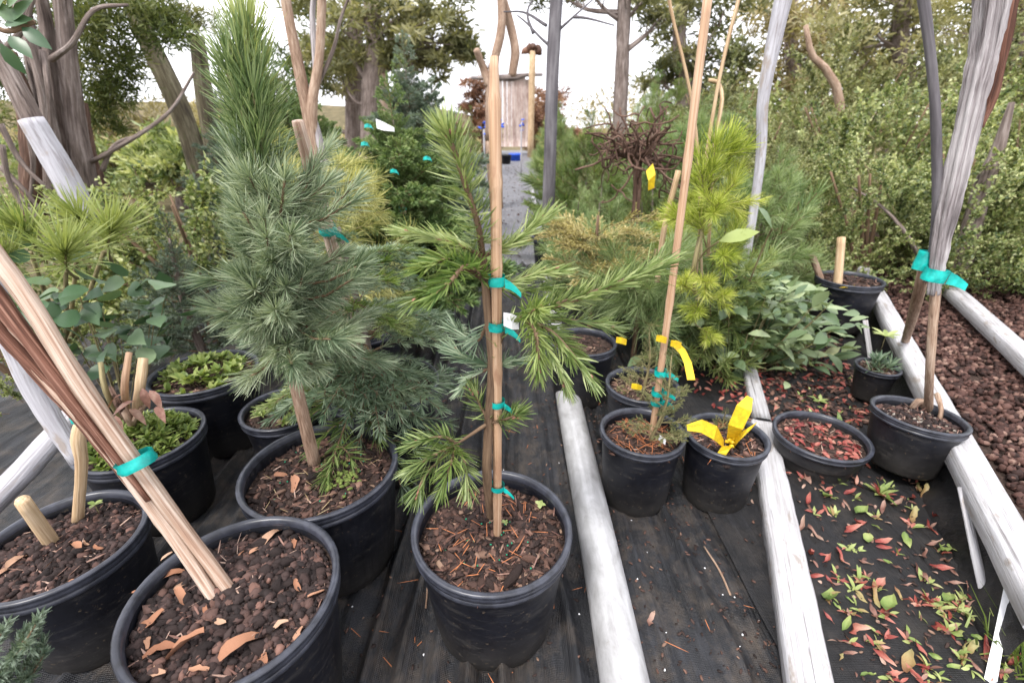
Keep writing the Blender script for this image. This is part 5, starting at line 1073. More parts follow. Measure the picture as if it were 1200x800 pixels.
def place_in_bed(p, Y):
    where = 'just below the pots' if Y < 600 else 'in the upper half of the bed' if Y < 665 else 'in the lower half of the bed' if Y < 735 else 'near the bottom edge'
    ed = on(918 + (Y - 530) * .22, Y, .03)[0]; er = on(1130 + (Y - 570) * .3, Y, .03)[0]; f = (p[0] - ed) / (er - ed); side_ = 'by the left timber' if f < .33 else 'mid bed' if f < .66 else 'towards the right board'
    return side_ + ', ' + where
for row in L_.split('|'):
    cx, cy, k, l, a = row.split(); cx, cy, l, a = float(cx), float(cy), float(l), float(a)
    X, Y = 800 + cx * .3376, 530 + cy * .3376; p = on(X, Y, .03); q = on(X + math.cos(rad(a)) * l * .3376, Y - math.sin(rad(a)) * l * .3376, .03); d = q - p
    o = put("fallen_leaf", DL[k][R.integers(6)], None, (p[0], p[1], float(bed_h(p[0], p[1])) + .008), (R.normal(0, .5), R.normal(0, .35), math.atan2(d[1], d[0])), max(.018, min(.06, np.linalg.norm(d) * (.72 if k == 'g' else .95))))
    o.scale = (o.scale.x, o.scale.y * R.uniform(.75, 1.35), o.scale.z); 
    tag(o, f"{'tiny' if l < 55 else 'medium' if l < 80 else 'long'} {KN[k]} leaf {place_in_bed(p, Y)}", "fallen leaf", GRP[k])
for k_, (x, y) in enumerate(((300, 640), )): pass
o = put("fallen_leaf", DL['p'][2], None, tuple(on(762, 726, .016)), (.2, .1, 1.0), .05); o.scale = (.045, .075, .05); tag(o, "brown fallen leaf lying on the lane cloth right of the grey pipe", "fallen leaf")
# litter: small scraps at the back of the bed
g = Geo(); n = 1100; t = R.uniform(0, 1, n); P = np.stack([.78 + .55 * R.random(n) + t * .35, 1.2 + t * 1.0 + R.normal(0, .05, n)], -1)
scatter(g, CHIPS, np.stack([P[:, 0], P[:, 1], bed_h(P[:, 0], P[:, 1]) + .006], -1), R.uniform(.005, .014, n), flat=True); kind(g.obj("bed_litter", MT['chip']), 'stuff')
g = Geo(); n = 420; P = np.stack([R.uniform(.75, 1.5, n), R.uniform(1.15, 2.0, n)], -1); a = R.uniform(0, 6.28, n)
leaves(g, np.stack([P[:, 0], P[:, 1], bed_h(P[:, 0], P[:, 1]) + .010], -1), np.stack([np.cos(a), np.sin(a), R.normal(0, .3, n)], -1), np.tile([0, 0, 1.], (n, 1)) + R.normal(0, .3, (n, 3)), R.uniform(.018, .038, n), .014, R.uniform(.1, .9, n), curl=.5); kind(g.obj("leaf_litter", MT['leaf_r']), 'stuff')
g = Geo(); n = 110; q = P17['disc'](n, .9) + [P17['x'], P17['y'], P17['e'].location.z]; a = R.uniform(0, 6.28, n)
leaves(g, q + [0, 0, .006], np.stack([np.cos(a), np.sin(a), R.normal(.1, .3, n)], -1), np.tile([0, 0, 1.], (n, 1)) + R.normal(0, .3, (n, 3)), R.uniform(.015, .032, n), .012, R.uniform(.1, .9, n), curl=.5); kind(g.obj("leaf_litter", MT['leaf_r']), 'stuff')
g = Geo(); n = 330; P = np.stack([R.uniform(.55, 1.3, n), R.uniform(.25, 1.2, n)], -1)
scatter(g, CHIPS, np.stack([P[:, 0], P[:, 1], bed_h(P[:, 0], P[:, 1]) + .003], -1), R.uniform(.002, .006, n), flat=True); kind(g.obj("bed_crumbs", MT['chip']), 'stuff')
g = Geo(); n = 260; P = np.stack([R.uniform(.62, 1.35, n), R.uniform(.25, 1.2, n)], -1); P = P[(P[:, 0] > .52 + .12 * P[:, 1]) & (P[:, 0] < .62 + .62 * P[:, 1])]; n = len(P); a = R.uniform(0, 6.28, n)
leaves(g, np.stack([P[:, 0], P[:, 1], bed_h(P[:, 0], P[:, 1]) + .006], -1), np.stack([np.cos(a), np.sin(a), R.normal(.1, .3, n)], -1), np.tile([0, 0, 1.], (n, 1)) + R.normal(0, .4, (n, 3)), R.uniform(.008, .022, n), .007, R.uniform(.1, .9, n), curl=.6); kind(g.obj("leaf_scraps", MT['leaf_p']), 'stuff')
# succulents rooted in the bed
def bedplant(px_, py_, n, L, W, label, mats, el=(.3, 1.3)):
    p = on(px_, py_, .03); t = thing("bed_seedling", p, label, "seedling")
    for k in range(n):
        az = k * 2.4; e = R.uniform(*el); g = Geo(); leaves(g, [(0, 0, 0)], np.array([[math.cos(az) * math.cos(e), math.sin(az) * math.cos(e), math.sin(e)]]), np.array([[0, 0, 1.]]) + R.normal(0, .2, (1, 3)), L * R.uniform(.6, 1.15), W, R.uniform(.2, .8), curl=.35, prof=(.3, .8, 1, .7, 0)); g.obj("leaf", MT[mats[k % len(mats)]], t)
bedplant(1030, 580, 14, .055, .012, "red-tipped green rosette growing below the tan stemmed pot", ['leaf_g', 'leaf_r', 'leaf_g'])
bedplant(976, 566, 8, .05, .012, "upright green sprig at the top of the bed near the shallow pot", ['pale_leaf'], (.6, 1.4))
bedplant(1125, 745, 8, .045, .028, "flat grey-green leafy rosette low in the bed near the board", ['broad', 'leaf_g'], (.1, .6))
bedplant(985, 500, 7, .05, .016, "green and red sprig in the shallow pot of red leaves", ['leaf_g', 'leaf_r'], (.5, 1.3))
bedplant(960, 470, 6, .04, .014, "lime green sprig in front of the leathery shrub", ['pale_leaf'], (.2, 1.0))
SEEDM = {}
for m_ in ('leaf_g', 'leaf_r', 'leaf_y', 'pale_leaf', 'leaf_p'):
    SEEDM[m_] = []
    for s_ in range(3): g = Geo(); leaves(g, [(0, 0, 0)], np.array([[0, 0, 1.]]), np.array([[0, 1., 0]]), 1, .34, np.tile([.2, .5, .8], 5)[:11].tolist() * 0 or R.uniform(.3, .8), curl=R.uniform(.2, .7), prof=(.25, .8, 1, .7, 0)); SEEDM[m_].append(g.mesh("leaf", MT[m_]))
ns = 0
while ns < 98:
    X, Y = (R.uniform(930, 1185), R.uniform(560, 800)) if ns < 76 else (R.uniform(905, 1010), R.uniform(425, 500))
    if ns < 76 and (X < 930 + (Y - 560) * .22 or X > 1100 + (Y - 560) * .34 or R.random() > .35 + .65 * (X - 930) / 230): continue
    p = on(X, Y, .03); rd = R.random() < .55
    t = thing("bed_seedling", (p[0], p[1], float(bed_h(p[0], p[1]))), ("small upright reddish seedling" if rd else "small upright green seedling") + (" " + place_in_bed(p, Y) if ns < 76 else " in the litter below the leathery shrub"), "seedling", ("reddish" if rd else "green") + (" seedlings in the bed" if ns < 76 else " seedlings at the back of the bed")); ns += 1
    ms = ['leaf_r', 'leaf_p', 'leaf_r', 'leaf_g'] if rd else ['leaf_g', 'pale_leaf', 'leaf_g', 'leaf_y']
    for k in range(R.integers(4, 9)):
        az = k * 2.4 + R.uniform(0, 1); e = R.uniform(.15, 1.35); put("leaf", SEEDM[ms[R.integers(4)]][R.integers(3)], t, (R.normal(0, .004), R.normal(0, .004), 0), orient((math.cos(az) * math.cos(e), math.sin(az) * math.cos(e), math.sin(e)), R.normal(0, .5)), R.uniform(.010, .028))
gt = thing("grass_tuft", on(1175, 775, .02), "tuft of grass blades at the bottom right against the board", "grass"); g = Geo(); n = 60; a = R.uniform(0, 6.28, n)
blades(g, np.stack([R.normal(0, .03, n), R.normal(0, .03, n), np.zeros(n)], -1), np.stack([np.cos(a) * .35, np.sin(a) * .35, np.ones(n)], -1), R.uniform(.06, .15, n), .0045, np.stack([np.sin(a), np.cos(a), np.zeros(n)], -1), np.stack([np.cos(a) * .4, np.sin(a) * .4, -np.ones(n) * .2], -1), R.uniform(.2, 1, n)); g.obj("grass_blades", MT['sedum'], gt)
flat = flat_tag("plastic_strip", [(on(1160, 800, .04), (.012, 0, .004)), (on(1172, 740, .08), (.014, .004, .006)), (on(1185, 670, .14), (.012, .004, .006))], "translucent grey plastic strip beside the grass tuft and right board", 'white', 'strip')

# litter on the lane cloth
g = Geo(); n = 2200; X = np.where(R.random(n) < .45, R.uniform(.22, .62, n), R.uniform(-.75, .8, n)); Y = R.uniform(.22, 2.2, n); scatter(g, CHIPS, np.stack([X, Y, cloth_h(X, Y) + .002], -1), R.uniform(.0015, .0055, n), flat=True); kind(g.obj("bark_crumbs", MT['chip']), 'stuff')
g = Geo(); n = 60; X = R.uniform(-.4, .7, n); Y = R.uniform(.25, 1.2, n); scatter(g, STONES[:4], np.stack([X, Y, cloth_h(X, Y) + .002], -1), R.uniform(.0012, .003, n)); kind(g.obj("white_grit", MT['white']), 'stuff')
g = Geo(); n = 90; X = R.uniform(-.35, .65, n); Y = R.uniform(.3, 1.6, n); a = R.uniform(0, 6.28, n); blades(g, np.stack([X, Y, cloth_h(X, Y) + .004], -1), np.stack([np.cos(a), np.sin(a), R.normal(0, .05, n)], -1), R.uniform(.02, .055, n), .0016, np.tile([0, 0, 1.], (n, 1)), None, R.uniform(0, 1, n)); kind(g.obj("loose_needles", MT['redneedle']), 'stuff')
for k, (x0, y0, x1, y1, lb) in enumerate(((421, 790, 455, 675, "long reddish dry stalk lying in a cloth fold by the ribbed pot"), (496, 660, 499, 712, "short reddish stalk lying left of the foreground pot"), (825, 640, 856, 697, "pinkish dry strip lying on the cloth right of the pipe"))):
    stick("dry_stalk", [on(x0, y0, .016), on((x0 + x1) / 2 + 3, (y0 + y1) / 2, .022), on(x1, y1, .018)], .0022, lb, 'trunk_tan', 'stalk', 6, 10, .15)
g = Geo(); n = 260; X = R.uniform(-.2, .35, n); Y = R.uniform(3.7, 14, n); scatter(g, CHIPS, np.stack([X, Y, np.full(n, .016)], -1), R.uniform(.006, .016, n), flat=True); kind(g.obj("lane_litter", MT['chip']), 'stuff')

# silvery foliage tip in the bottom left corner
cs = thing("silver_sprig", on(10, 790, .25), "silvery needle sprig poking into the bottom left corner", "sprig"); o0 = np.array(cs.location)
for k, (x, y, s) in enumerate(((25, 750, .55), (10, 770, .5), (35, 785, .5), (-15, 760, .5))):
    b = dep(x, y, .36) - o0; a = b + np.array([-.06, -.02, -.10]); put("branch", SPB[k % 3], cs, a, orient(b - a), .5)
# ------------------------------------------------------------------ row beyond on the right
for k, (x, y, h, rr_, mm) in enumerate(((.62, 3.9, .88, .5, PIO), (1.25, 3.5, .95, .55, PIG), (1.0, 2.55, .62, .42, LIM), (1.35, 2.5, .72, .42, PIG), (.9, 1.95, .50, .34, PIO), (1.6, 3.0, .85, .5, HEY), (.44, 2.6, .42, .32, PIG))):
    conifer(np.array([x, y, .05]), h, rr_, ["olive pine left behind the brown tangled shrub", "soft pine right behind the brown tangled shrub", "yellowish pine filling the gap left of the lime pine's top", "soft green pine behind the lime pine", "olive pine below the brown tangled shrub", "yellowish leafy bush left of the curved white stake", "low soft pine beside the golden cypress"][k], "pine_tree", mm, 'bark', 44, "pines massed right of the lane", ml=.9 if mm is HEY else .30, e0=.1, e1=1.15, tr=.016, power=.5)
conifer(np.array([.95, 4.9, 0]), .95, .55, "bright green pine just right of the smooth grey trunk", "pine_tree", PIO, 'bark', 40, ml=.34, e0=.2, e1=1.1, tr=.02)
conifer(np.array([.40, 5.9, 0]), .85, .45, "bright green spruce leaning over the lane left of the grey trunk", "spruce_tree", [spray(.3, 8, .026, .004, 300, [MT['twig'], MT['fir_fresh']], (1.0, .7), 'round', droop=.05, tip=8, double=True)], 'bark', 40, e0=.2, e1=1.0, tr=.02)
for k, (x, y, h, mm) in enumerate(((.70, 8.2, 1.2, PIG), (.85, 10.5, 1.2, GLD), (1.0, 13.5, 1.4, GLD), (1.9, 7.0, 1.5, PIG), (2.6, 8.2, 1.7, PIO), (1.5, 5.3, 1.15, PIO), (2.2, 5.0, 1.1, PIG))):
    conifer(np.array([x, y, 0]), h, .6, ["soft green pine in the right row, by the lane behind the grey trunk", "yellowing pine in the right row, near the gate", "yellowing pine at the end of the right row before the gate", "soft green pine behind the brown twiggy shrub", "tall olive pine at the back of the right row below the bare trunk", "green pine directly behind the brown twiggy shrub's left half", "soft pine behind the brown twiggy shrub's right half"][k], "pine_tree", mm, 'bark', 40, "pines in the right row", ml=.34, e0=.3, e1=1.2, tr=.025, power=.5)
for k, (x, y, h, mm) in enumerate(((.62, 3.3, .55, PIG), (.95, 3.3, .55, PIO), (.42, 3.0, .42, PIG), (.75, 2.75, .45, PIO))):
    conifer(np.array([x, y, .16]), h, .34, ["tufted green pine right of the smooth grey trunk's foot", "tufted olive pine under the brown twiggy shrub", "low tufted pine at the lane edge beside the grey trunk's foot", "low tufted olive pine behind the golden cypress"][k], "pine_tree", mm, 'bark', 22, "low tufted pines right of the lane", ml=.34, e0=.3, e1=1.1, tr=.014)
# brown twisted shrub
tw = thing("twisted_brown_shrub", np.array([.66, 2.6, 0]), "leafless brown shrub of tangled twisting twigs right of the grey trunk", "shrub"); o0 = np.array(tw.location)
g = Geo(); tube(g, [(0, 0, 0), (.02, 0, .5), (.0, 0, .88)], [.026, .02], 8, 10, rough=.1); g.obj("trunk", MT['bark_red'], tw)
for k in range(46):
    az = R.uniform(0, 6.28); ds_ = [np.array([0, 0, .84])]; d = np.array([math.cos(az), math.sin(az) * .7, .35])
    for s_ in range(7): ds_.append(ds_[-1] + unit(d) * .05); d = unit(d + R.normal(0, .55, 3) + [0, 0, .10 if ds_[-1][2] < 1.06 else -.5])
    g = Geo(); tube(g, ds_, [.011, .006, .004], 5, 18, rough=.15); g.obj("twig", MT['bark_red'], tw)
    for q in range(2):
        p = ds_[R.integers(3, 7)]; e = [p]; d = unit(R.normal(0, 1, 3))
        for s_ in range(4): e.append(e[-1] + d * .04); d = unit(d + R.normal(0, .6, 3))
        g = Geo(); tube(g, e, [.005, .003], 4, 10, rough=.1); g.obj("twig", MT['bark_red'], tw)

# smooth grey sapling trunk with thin side twigs
gs = thing("grey_sapling", on(642, 300, 0), "smooth straight dark grey sapling trunk right of the lane with bare side twigs", "tree"); o0 = np.array(gs.location); GYY = 3.3
gs.location = dep(641, 285, GYY) * np.array([1, 1, 0]); o0 = np.array(gs.location)
def gpart(nm, pts, r, mat='bark_smooth', n=20, s=10): g = Geo(); tube(g, [np.asarray(p) - o0 for p in path_px(pts)], r, s, n, rough=.03); return g.obj(nm, MT[mat], gs)
g = Geo(); tube(g, [np.array([0, 0, 0.])] + [p - o0 for p in path_px([(643, 230, GYY), (646, 130, GYY), (649, 50, GYY), (655, -40, GYY)])], [.042, .042, .040, .040, .034], 12, 30, rough=.025); g.obj("trunk", MT['bark_smooth'], gs)
for pts in ([(652, 38, GYY), (672, 20, GYY), (700, -5, GYY + .1)], [(648, 57, GYY), (634, 45, GYY), (618, 28, GYY), (606, 18, GYY)], [(640, 30, GYY), (615, 15, GYY + .2), (590, 14, GYY + .2)], [(625, 40, GYY), (618, 15, GYY), (630, -10, GYY)], [(672, 20, GYY), (690, 22, GYY), (720, 30, GYY)]):
    gpart("side_twig", pts, [.010, .007, .004], n=12, s=6)
# bare forked tree whose trunk stands behind the bamboo
bt = thing("bare_forked_tree", np.array([-.21, 6.5, 0]), "bare pinkish forked tree standing behind the top of the bamboo stake", "tree"); o0 = np.array(bt.location)
for pts, r in (([(578, 165, 6.5), (577, 110, 6.5), (580, 70, 6.5), (588, 30, 6.5), (586, -30, 6.5)], [.10, .09, .06, .055, .05]), ([(600, 90, 6.6), (604, 60, 6.6), (598, 30, 6.6), (586, -10, 6.5)], [.05, .055, .05, .05]), ([(574, 100, 6.5), (566, 80, 6.5), (558, 58, 6.4)], [.06, .045, .035])):
    g = Geo(); tube(g, [p - o0 for p in path_px(pts)], r, 8, 20, rough=.07); g.obj("trunk", MT['trunk_tan'], bt)
g = Geo(); tube(g, [np.array([.0, 0, -.05]), path_px([(578, 165, 6.5)])[0] - o0], .10, 8, 6, rough=.05); g.obj("trunk", MT['trunk_tan'], bt)
g = Geo(); tube(g, [path_px([(560, 92, 6.5)])[0] - o0, path_px([(600, 92, 6.6)])[0] - o0, path_px([(618, 88, 6.7)])[0] - o0], [.02, .04, .02], 6, 10, rough=.2); g.obj("branch", MT['bark'], bt)

# blue scraps and far pots near the gate
for k, (x, y, Y, lb) in enumerate(((567, 153, 9, "blue ribbon tied left of the bamboo near the gate"), (586, 146, 10, "blue ribbon right of the bamboo before the gate"), (611, 145, 11, "blue ribbon on a white cane right of the gate"))):
    t = thing("ribbon_cane", (dep(x, y, Y)[0], Y, 0), lb, "marker"); z = dep(x, y, Y)[2]
    g = Geo(); tube(g, [(0, 0, 0), (0, 0, z + .02)], .018, 6, 4); g.obj("cane", MT['white_bark'], t)
    g = Geo(); scatter(g, CHIPS, [np.array([R.normal(0, .06), R.normal(0, .03), z + R.normal(0, .07)]) for _ in range(5)], .04); g.obj("ribbon", MT['blue'], t)
def farpot(x, y, Y, r, h, label, mat):
    p = on(x, y, 0); p = p * np.array([1, 1, 0]); p[1] = Y; t = thing("far_pot", (dep(x, y, Y)[0], Y, 0.01), label, "plant pot", "far pots near the gate")
    g = Geo(); lathe(g, [(.001, .0), (r * .8, 0), (r * .97, h - .05), (r, h - .05), (r * 1.02, h), (r * .93, h), (r * .9, h - .06), (.001, h - .06)], 24); g.obj("pot_wall", MT[mat], t)
farpot(593, 168, 15, .16, .26, "black far pot at the end of the lane", 'pot'); farpot(604, 160, 16.5, .22, .22, "blue far tub at the end of the lane before the gate", 'blue')

# ------------------------------------------------------------------ hedges right
HG = "small-leaved hedge bushes on the right"
for k, (x, y, n, s, h, mm, lb) in enumerate(((2.35, 2.95, 120, .62, .95, HED, "green small-leaved hedge bush behind the curved white stake"), (3.1, 3.0, 120, .65, 1.05, HED, "green small-leaved hedge bush behind the lava gravel, middle of the hedge"), (3.75, 2.75, 110, .6, 1.05, HED, "green small-leaved hedge bush behind the twisted grey stake"), (1.75, 3.5, 90, .55, .85, HED, "green small-leaved hedge bush behind the leathery shrub"), (4.5, 2.9, 90, .6, 1.1, HED, "green small-leaved hedge bush at the right edge"), (3.2, 4.3, 90, .9, 1.45, HED, "taller green hedge bush in the second row behind the gravel"), (4.6, 4.3, 90, .9, 1.5, HED, "taller green hedge bush in the second row at the right edge"), (2.2, 4.6, 80, .8, 1.3, HEY, "yellowish hedge bush in the second row behind the curved white stake"), (4.2, 6.4, 80, 1.2, 2.0, HEY, "yellowish tall bush in the back row of the hedge"), (2.9, 6.6, 80, 1.0, 1.75, HEY, "yellowish tall bush at the left end of the back row of the hedge"), (6.3, 6.2, 80, 1.2, 2.1, HEY, "yellowish tall bush in the back row of the hedge, rightmost"))):
    shrub("hedge_bush", np.array([x, y, 0]), n, s, h, mm, .9, lb, "hedge bush", HG, el=(.1, 1.35))
stick("bare_branch", path_px([(985, 212, 3.2), (1030, 240, 2.75), (1062, 275, 2.6), (1085, 320, 2.75)]) + [dep(1095, 340, 2.9) * np.array([1, 1, 0])], [.005, .007, .010, .012, .014], "bare dark branch slanting across the green hedge", 'bark', 'branch', 6, 12, .08)
stick("dead_leaning_stem", [dep(1000, 200, 5.0) * np.array([1, 1, 0])] + path_px([(985, 130, 5.0), (970, 85, 5.0), (952, 65, 5), (944, 30, 5)]), [.045, .04, .03, .028, .02], "bare pinkish dead stem standing above the hedge", 'trunk_tan', 'branch', 6, 12, .08)
stick("dark_stump", [dep(1140, 300, 2.6) * np.array([1, 1, 0])] + path_px([(1150, 225, 2.6), (1168, 180, 2.6), (1186, 120, 2.6)]), [.05, .042, .03, .012], "dark leaning dead stem inside the hedge at the right edge", 'bark', 'branch', 8, 12, .08)

# ------------------------------------------------------------------ trees behind
def bigtree(name, base, trunk, r, limbs, clumps, n, L, W, mat, bark, label, cat="tree", flat=.6, group=None):
    """trunk points and limbs are relative to base; crown = leaf blades in clumps at the limb ends"""
    t = thing(name, base, label, cat, group); g = Geo(); tube(g, trunk, r, 12, 26, rough=.06, flute=.07); g.obj("trunk", MT[bark], t)
    cl = [np.asarray(c, float) for c in clumps]
    if limbs:
        g = Geo(); T = spline(trunk, 20)
        for (c, q) in [(c[:3], c[3]) for c in cl]:
            a = T[np.argmin(np.linalg.norm(T - (c - [0, 0, .35 * q + .3]), axis=1))]; md = (a + c) / 2 + R.normal(0, .12, 3) * np.linalg.norm(c - a) * .6; tube(g, [a, md, c], [r[-1] * .55 if not np.isscalar(r) else r * .4, .012], 6, 10, rough=.1)
            for _ in range(3): e = c + R.normal(0, .45, 3) * q; tube(g, [md, (md + e) / 2 + R.normal(0, .06, 3), e], [.014, .005], 4, 6, cap=False)
        g.obj("limbs", MT[bark], t)
    if cl:
        g = Geo(); per = n // len(cl)
        for c in cl:
            q = c[3]; subs = R.normal(0, .42, (max(8, per // 70), 3)) * q * [1, 1, flat] + c[:3]; k = per; i = R.integers(0, len(subs), k)
            b = subs[i] + R.normal(0, .13, (k, 3)) * q * [1, 1, .55]; d = unit((b - subs[i]) / q * 3 + R.normal(0, .5, (k, 3)) + [0, 0, .25]); tint = np.clip(.45 + R.normal(0, .18, len(subs))[i] + R.normal(0, .12, k), 0, 1)
            blades(g, b, d, L * R.uniform(.6, 1.2, k), W, unit(R.normal(0, 1, (k, 3))), None, tint)
        g.obj("crown", MT[mat], t)
    return t
def rel(base, l): return [p - base for p in path_px(l)]
def clumps_px(base, l): return [np.append(dep(x, y, Y) - base, q) for (x, y, Y, q) in l]
# dark many-stemmed tree at the left edge
B0 = dep(95, 300, 3.2) * np.array([1, 1, 0])
T0 = thing("dark_stemmed_tree", B0, "dark shaggy many-stemmed tree filling the upper left corner", "tree")
for pts, r, mt in (([(112, 260, 3.2), (92, 160, 3.2), (82, 80, 3.2), (70, -40, 3.2)], [.07, .055, .046, .042], 'bark'), ([(130, 250, 3.3), (105, 190, 3.3), (95, 120, 3.35)], [.075, .05, .035], 'bark_red'), ([(75, 260, 3.1), (58, 150, 3.1), (38, 60, 3.1), (15, -40, 3.1)], [.058, .046, .042, .038], 'bark'), ([(40, 270, 3.0), (35, 150, 3.0), (10, 60, 3.0)], [.07, .05, .035], 'bark_red'), ([(95, 260, 3.25), (70, 140, 3.25), (55, 30, 3.25), (40, -40, 3.25)], [.05, .04, .035, .03], 'bark'), ([(60, 240, 3.0), (52, 120, 2.95), (30, 30, 2.95)], [.03, .022, .016], 'bark')):
    g = Geo(); tube(g, [np.array(p) for p in rel(B0, pts)], r, 12, 26, rough=.09, flute=.12); g.obj("trunk", MT[mt], T0)
for pts in ([(60, 70, 3.1), (85, 50, 3.0), (110, 12, 3.0), (150, 6, 3.0)], [(0, 145, 2.6), (25, 190, 2.6), (60, 225, 2.6)], [(0, 195, 2.6), (30, 225, 2.6), (50, 250, 2.6)], [(18, 110, 2.7), (38, 180, 2.7), (35, 240, 2.7)], [(108, 190, 3.2), (160, 160, 3.1), (200, 130, 3.1), (228, 85, 3.1)], [(5, 60, 2.7), (28, 30, 2.7), (45, -20, 2.7)], [(120, 200, 3.2), (135, 170, 3.2), (165, 158, 3.2)], [(2, 170, 2.5), (10, 210, 2.5), (30, 250, 2.5)], [(50, 60, 3), (58, 120, 2.9), (60, 200, 2.9)], [(10, 215, 2.6), (50, 262, 2.55)]):
    g = Geo(); tube(g, [np.array(p) for p in rel(B0, pts)], [.016, .012, .007], 6, 16, rough=.1); g.obj("branch", MT['bark'], T0)
g = Geo()
for (x, y, Y, q) in ((110, 40, 3.6, .30), (140, 70, 3.7, .28), (110, 95, 3.6, .28), (130, 110, 3.7, .25), (150, 35, 3.7, .3), (100, 10, 3.6, .3), (175, 20, 3.7, .25), (205, 25, 3.8, .2), (120, 130, 3.6, .18), (20, 120, 3.9, .35), (5, 60, 3.9, .35), (45, 30, 3.8, .25)):
    c = dep(x, y, Y) - B0; k = 900; subs = c + R.normal(0, .4, (14, 3)) * q * [1, 1, .7]; i = R.integers(0, 14, k); b = subs[i] + R.normal(0, .12, (k, 3)) * q
    blades(g, b, unit(R.normal(0, .6, (k, 3)) + (b - subs[i]) / q * 4 + [.2, 0, .1]), .055 * R.uniform(.6, 1.2, k), .009, unit(R.normal(0, 1, (k, 3))), None, np.clip(.45 + R.normal(0, .2, 14)[i] + R.normal(0, .12, k), 0, 1))
g.obj("crown", MT['darkgreen'], T0)
# broad leaves hanging in at the top left
tl = thing("broadleaf_branch", dep(-20, 20, 1.3), "large green leaves on a twig hanging into the top left corner", "branch"); o0 = np.array(tl.location)
g = Geo(); tube(g, [p - o0 for p in path_px([(-60, -20, 1.3), (0, 35, 1.3), (40, 25, 1.32)])], .006, 6, 10); g.obj("twig", MT['twig'], tl)
for (x, y, dx, dz) in ((-5, 15, .6, .8), (5, 30, 1, .3), (10, 42, .8, -.6), (0, 50, .2, -1), (15, 25, 1, .9), (25, 32, 1, -.7), (-10, 5, .7, -.4), (8, 10, .6, .4)):
    g = Geo(); leaves(g, [dep(x, y, 1.3) - o0], np.array([[dx, R.normal(0, .3), dz]]), np.array([[R.normal(0, .3), -.8, .5]]), .07, .034, R.uniform(.2, .7)); g.obj("leaf", MT['broad'], tl)
# leaning mossy trunk and broken snag
B1 = dep(245, 260, 4.2) * np.array([1, 1, 0])
bigtree("leaning_tree", B1, [np.zeros(3)] + rel(B1, [(236, 205, 4.2), (212, 130, 4.2), (180, 60, 4.2), (150, -10, 4.2), (130, -60, 4.2)]), [.085, .085, .08, .072, .07, .06], False, clumps_px(B1, [(205, 18, 4.5, .25), (240, 22, 4.6, .2), (180, 8, 4.5, .25)]), 900, .06, .01, 'olive', 'bark_moss', "mossy trunk leaning left across the white sky, behind the tall pine")
B2 = dep(262, 260, 4.6) * np.array([1, 1, 0]); bigtree("broken_snag", B2, [np.zeros(3)] + rel(B2, [(255, 190, 4.6), (242, 120, 4.6), (231, 42, 4.6)]), [.09, .085, .07, .055], False, [], 0, .05, .01, 'olive', 'bark_moss', "broken mossy snag just left of the tall pine's leader", "dead tree")
for k, (x, y, Y, q) in enumerate(((110, 190, 9, 1.5), (170, 175, 10, 1.6), (235, 120, 12, 1.9), (275, 150, 9, 1.3), (205, 170, 7, .8))):
    b = dep(x, y + 40, Y) * np.array([1, 1, 0]); z = max(.4, dep(x, y - 25, Y)[2])
    bigtree("dry_bush", b, [(0, 0, -.1), (0, 0, z * .6)], [.08, .03], True, [np.array([R.normal(0, q * .4), R.normal(0, q * .3), z * R.uniform(.3, .75), q * .55]) for _ in range(9)], 5000, .14, .03, ['hedge', 'tan', 'tan', 'tan', 'hedge'][k], 'bark', ["dull green bush beyond the dark trunks", "tan bush far off below the white sky on the left", "large tan bush far behind the leaning trunk", "tan bush behind the tall pine's leader", "dull green bush behind the broken snag"][k], "bush")
# conifers behind the lane, left of centre
B3 = dep(430, 170, 11) * np.array([1, 1, 0])
bigtree("old_pine", B3, [np.zeros(3)] + rel(B3, [(437, 110, 11), (440, 60, 11), (436, 0, 11), (436, -60, 11)]), [.24, .22, .19, .15, .12], True, clumps_px(B3, [(400, 20, 11, 1.0), (400, 55, 11, .8), (455, 30, 10.5, 1.0), (490, 25, 10.5, 1.0), (480, 55, 10.6, .8), (520, 40, 10.8, .7), (440, 5, 10.8, 1.0), (510, 75, 10.8, .45), (545, 62, 10.8, .4), (470, 70, 10.8, .5), (395, 85, 11.2, .6), (500, 5, 10.8, .9), (380, 10, 11, .9), (530, 50, 10.8, .4)]), 9500, .16, .035, 'olive', 'bark', "olive pine with two stout trunks behind the dense spruce", "pine")
g = Geo(); tube(g, [np.zeros(3) + [.3, 0, 0]] + rel(B3, [(447, 90, 11), (456, 50, 11)]), [.14, .12, .07], 8, 12, rough=.07); g.obj("trunk", MT['wood_split'], bpy.data.objects[[o.name for o in bpy.data.objects if o.name.startswith('old_pine')][-1]])
B4 = dep(410, 170, 12) * np.array([1, 1, 0]); bigtree("old_pine", B4, [np.zeros(3)] + rel(B4, [(414, 110, 12), (416, 50, 12), (412, -40, 12)]), [.2, .18, .16, .12], True, clumps_px(B4, [(370, 30, 12.5, 1.0), (385, 60, 12.5, .8), (360, 80, 12.6, .7), (330, 110, 12.6, .8), (420, 90, 12.4, .6)]), 4200, .16, .035, 'darkgreen', 'bark', "darker pine trunk left of the two stout trunks", "pine")
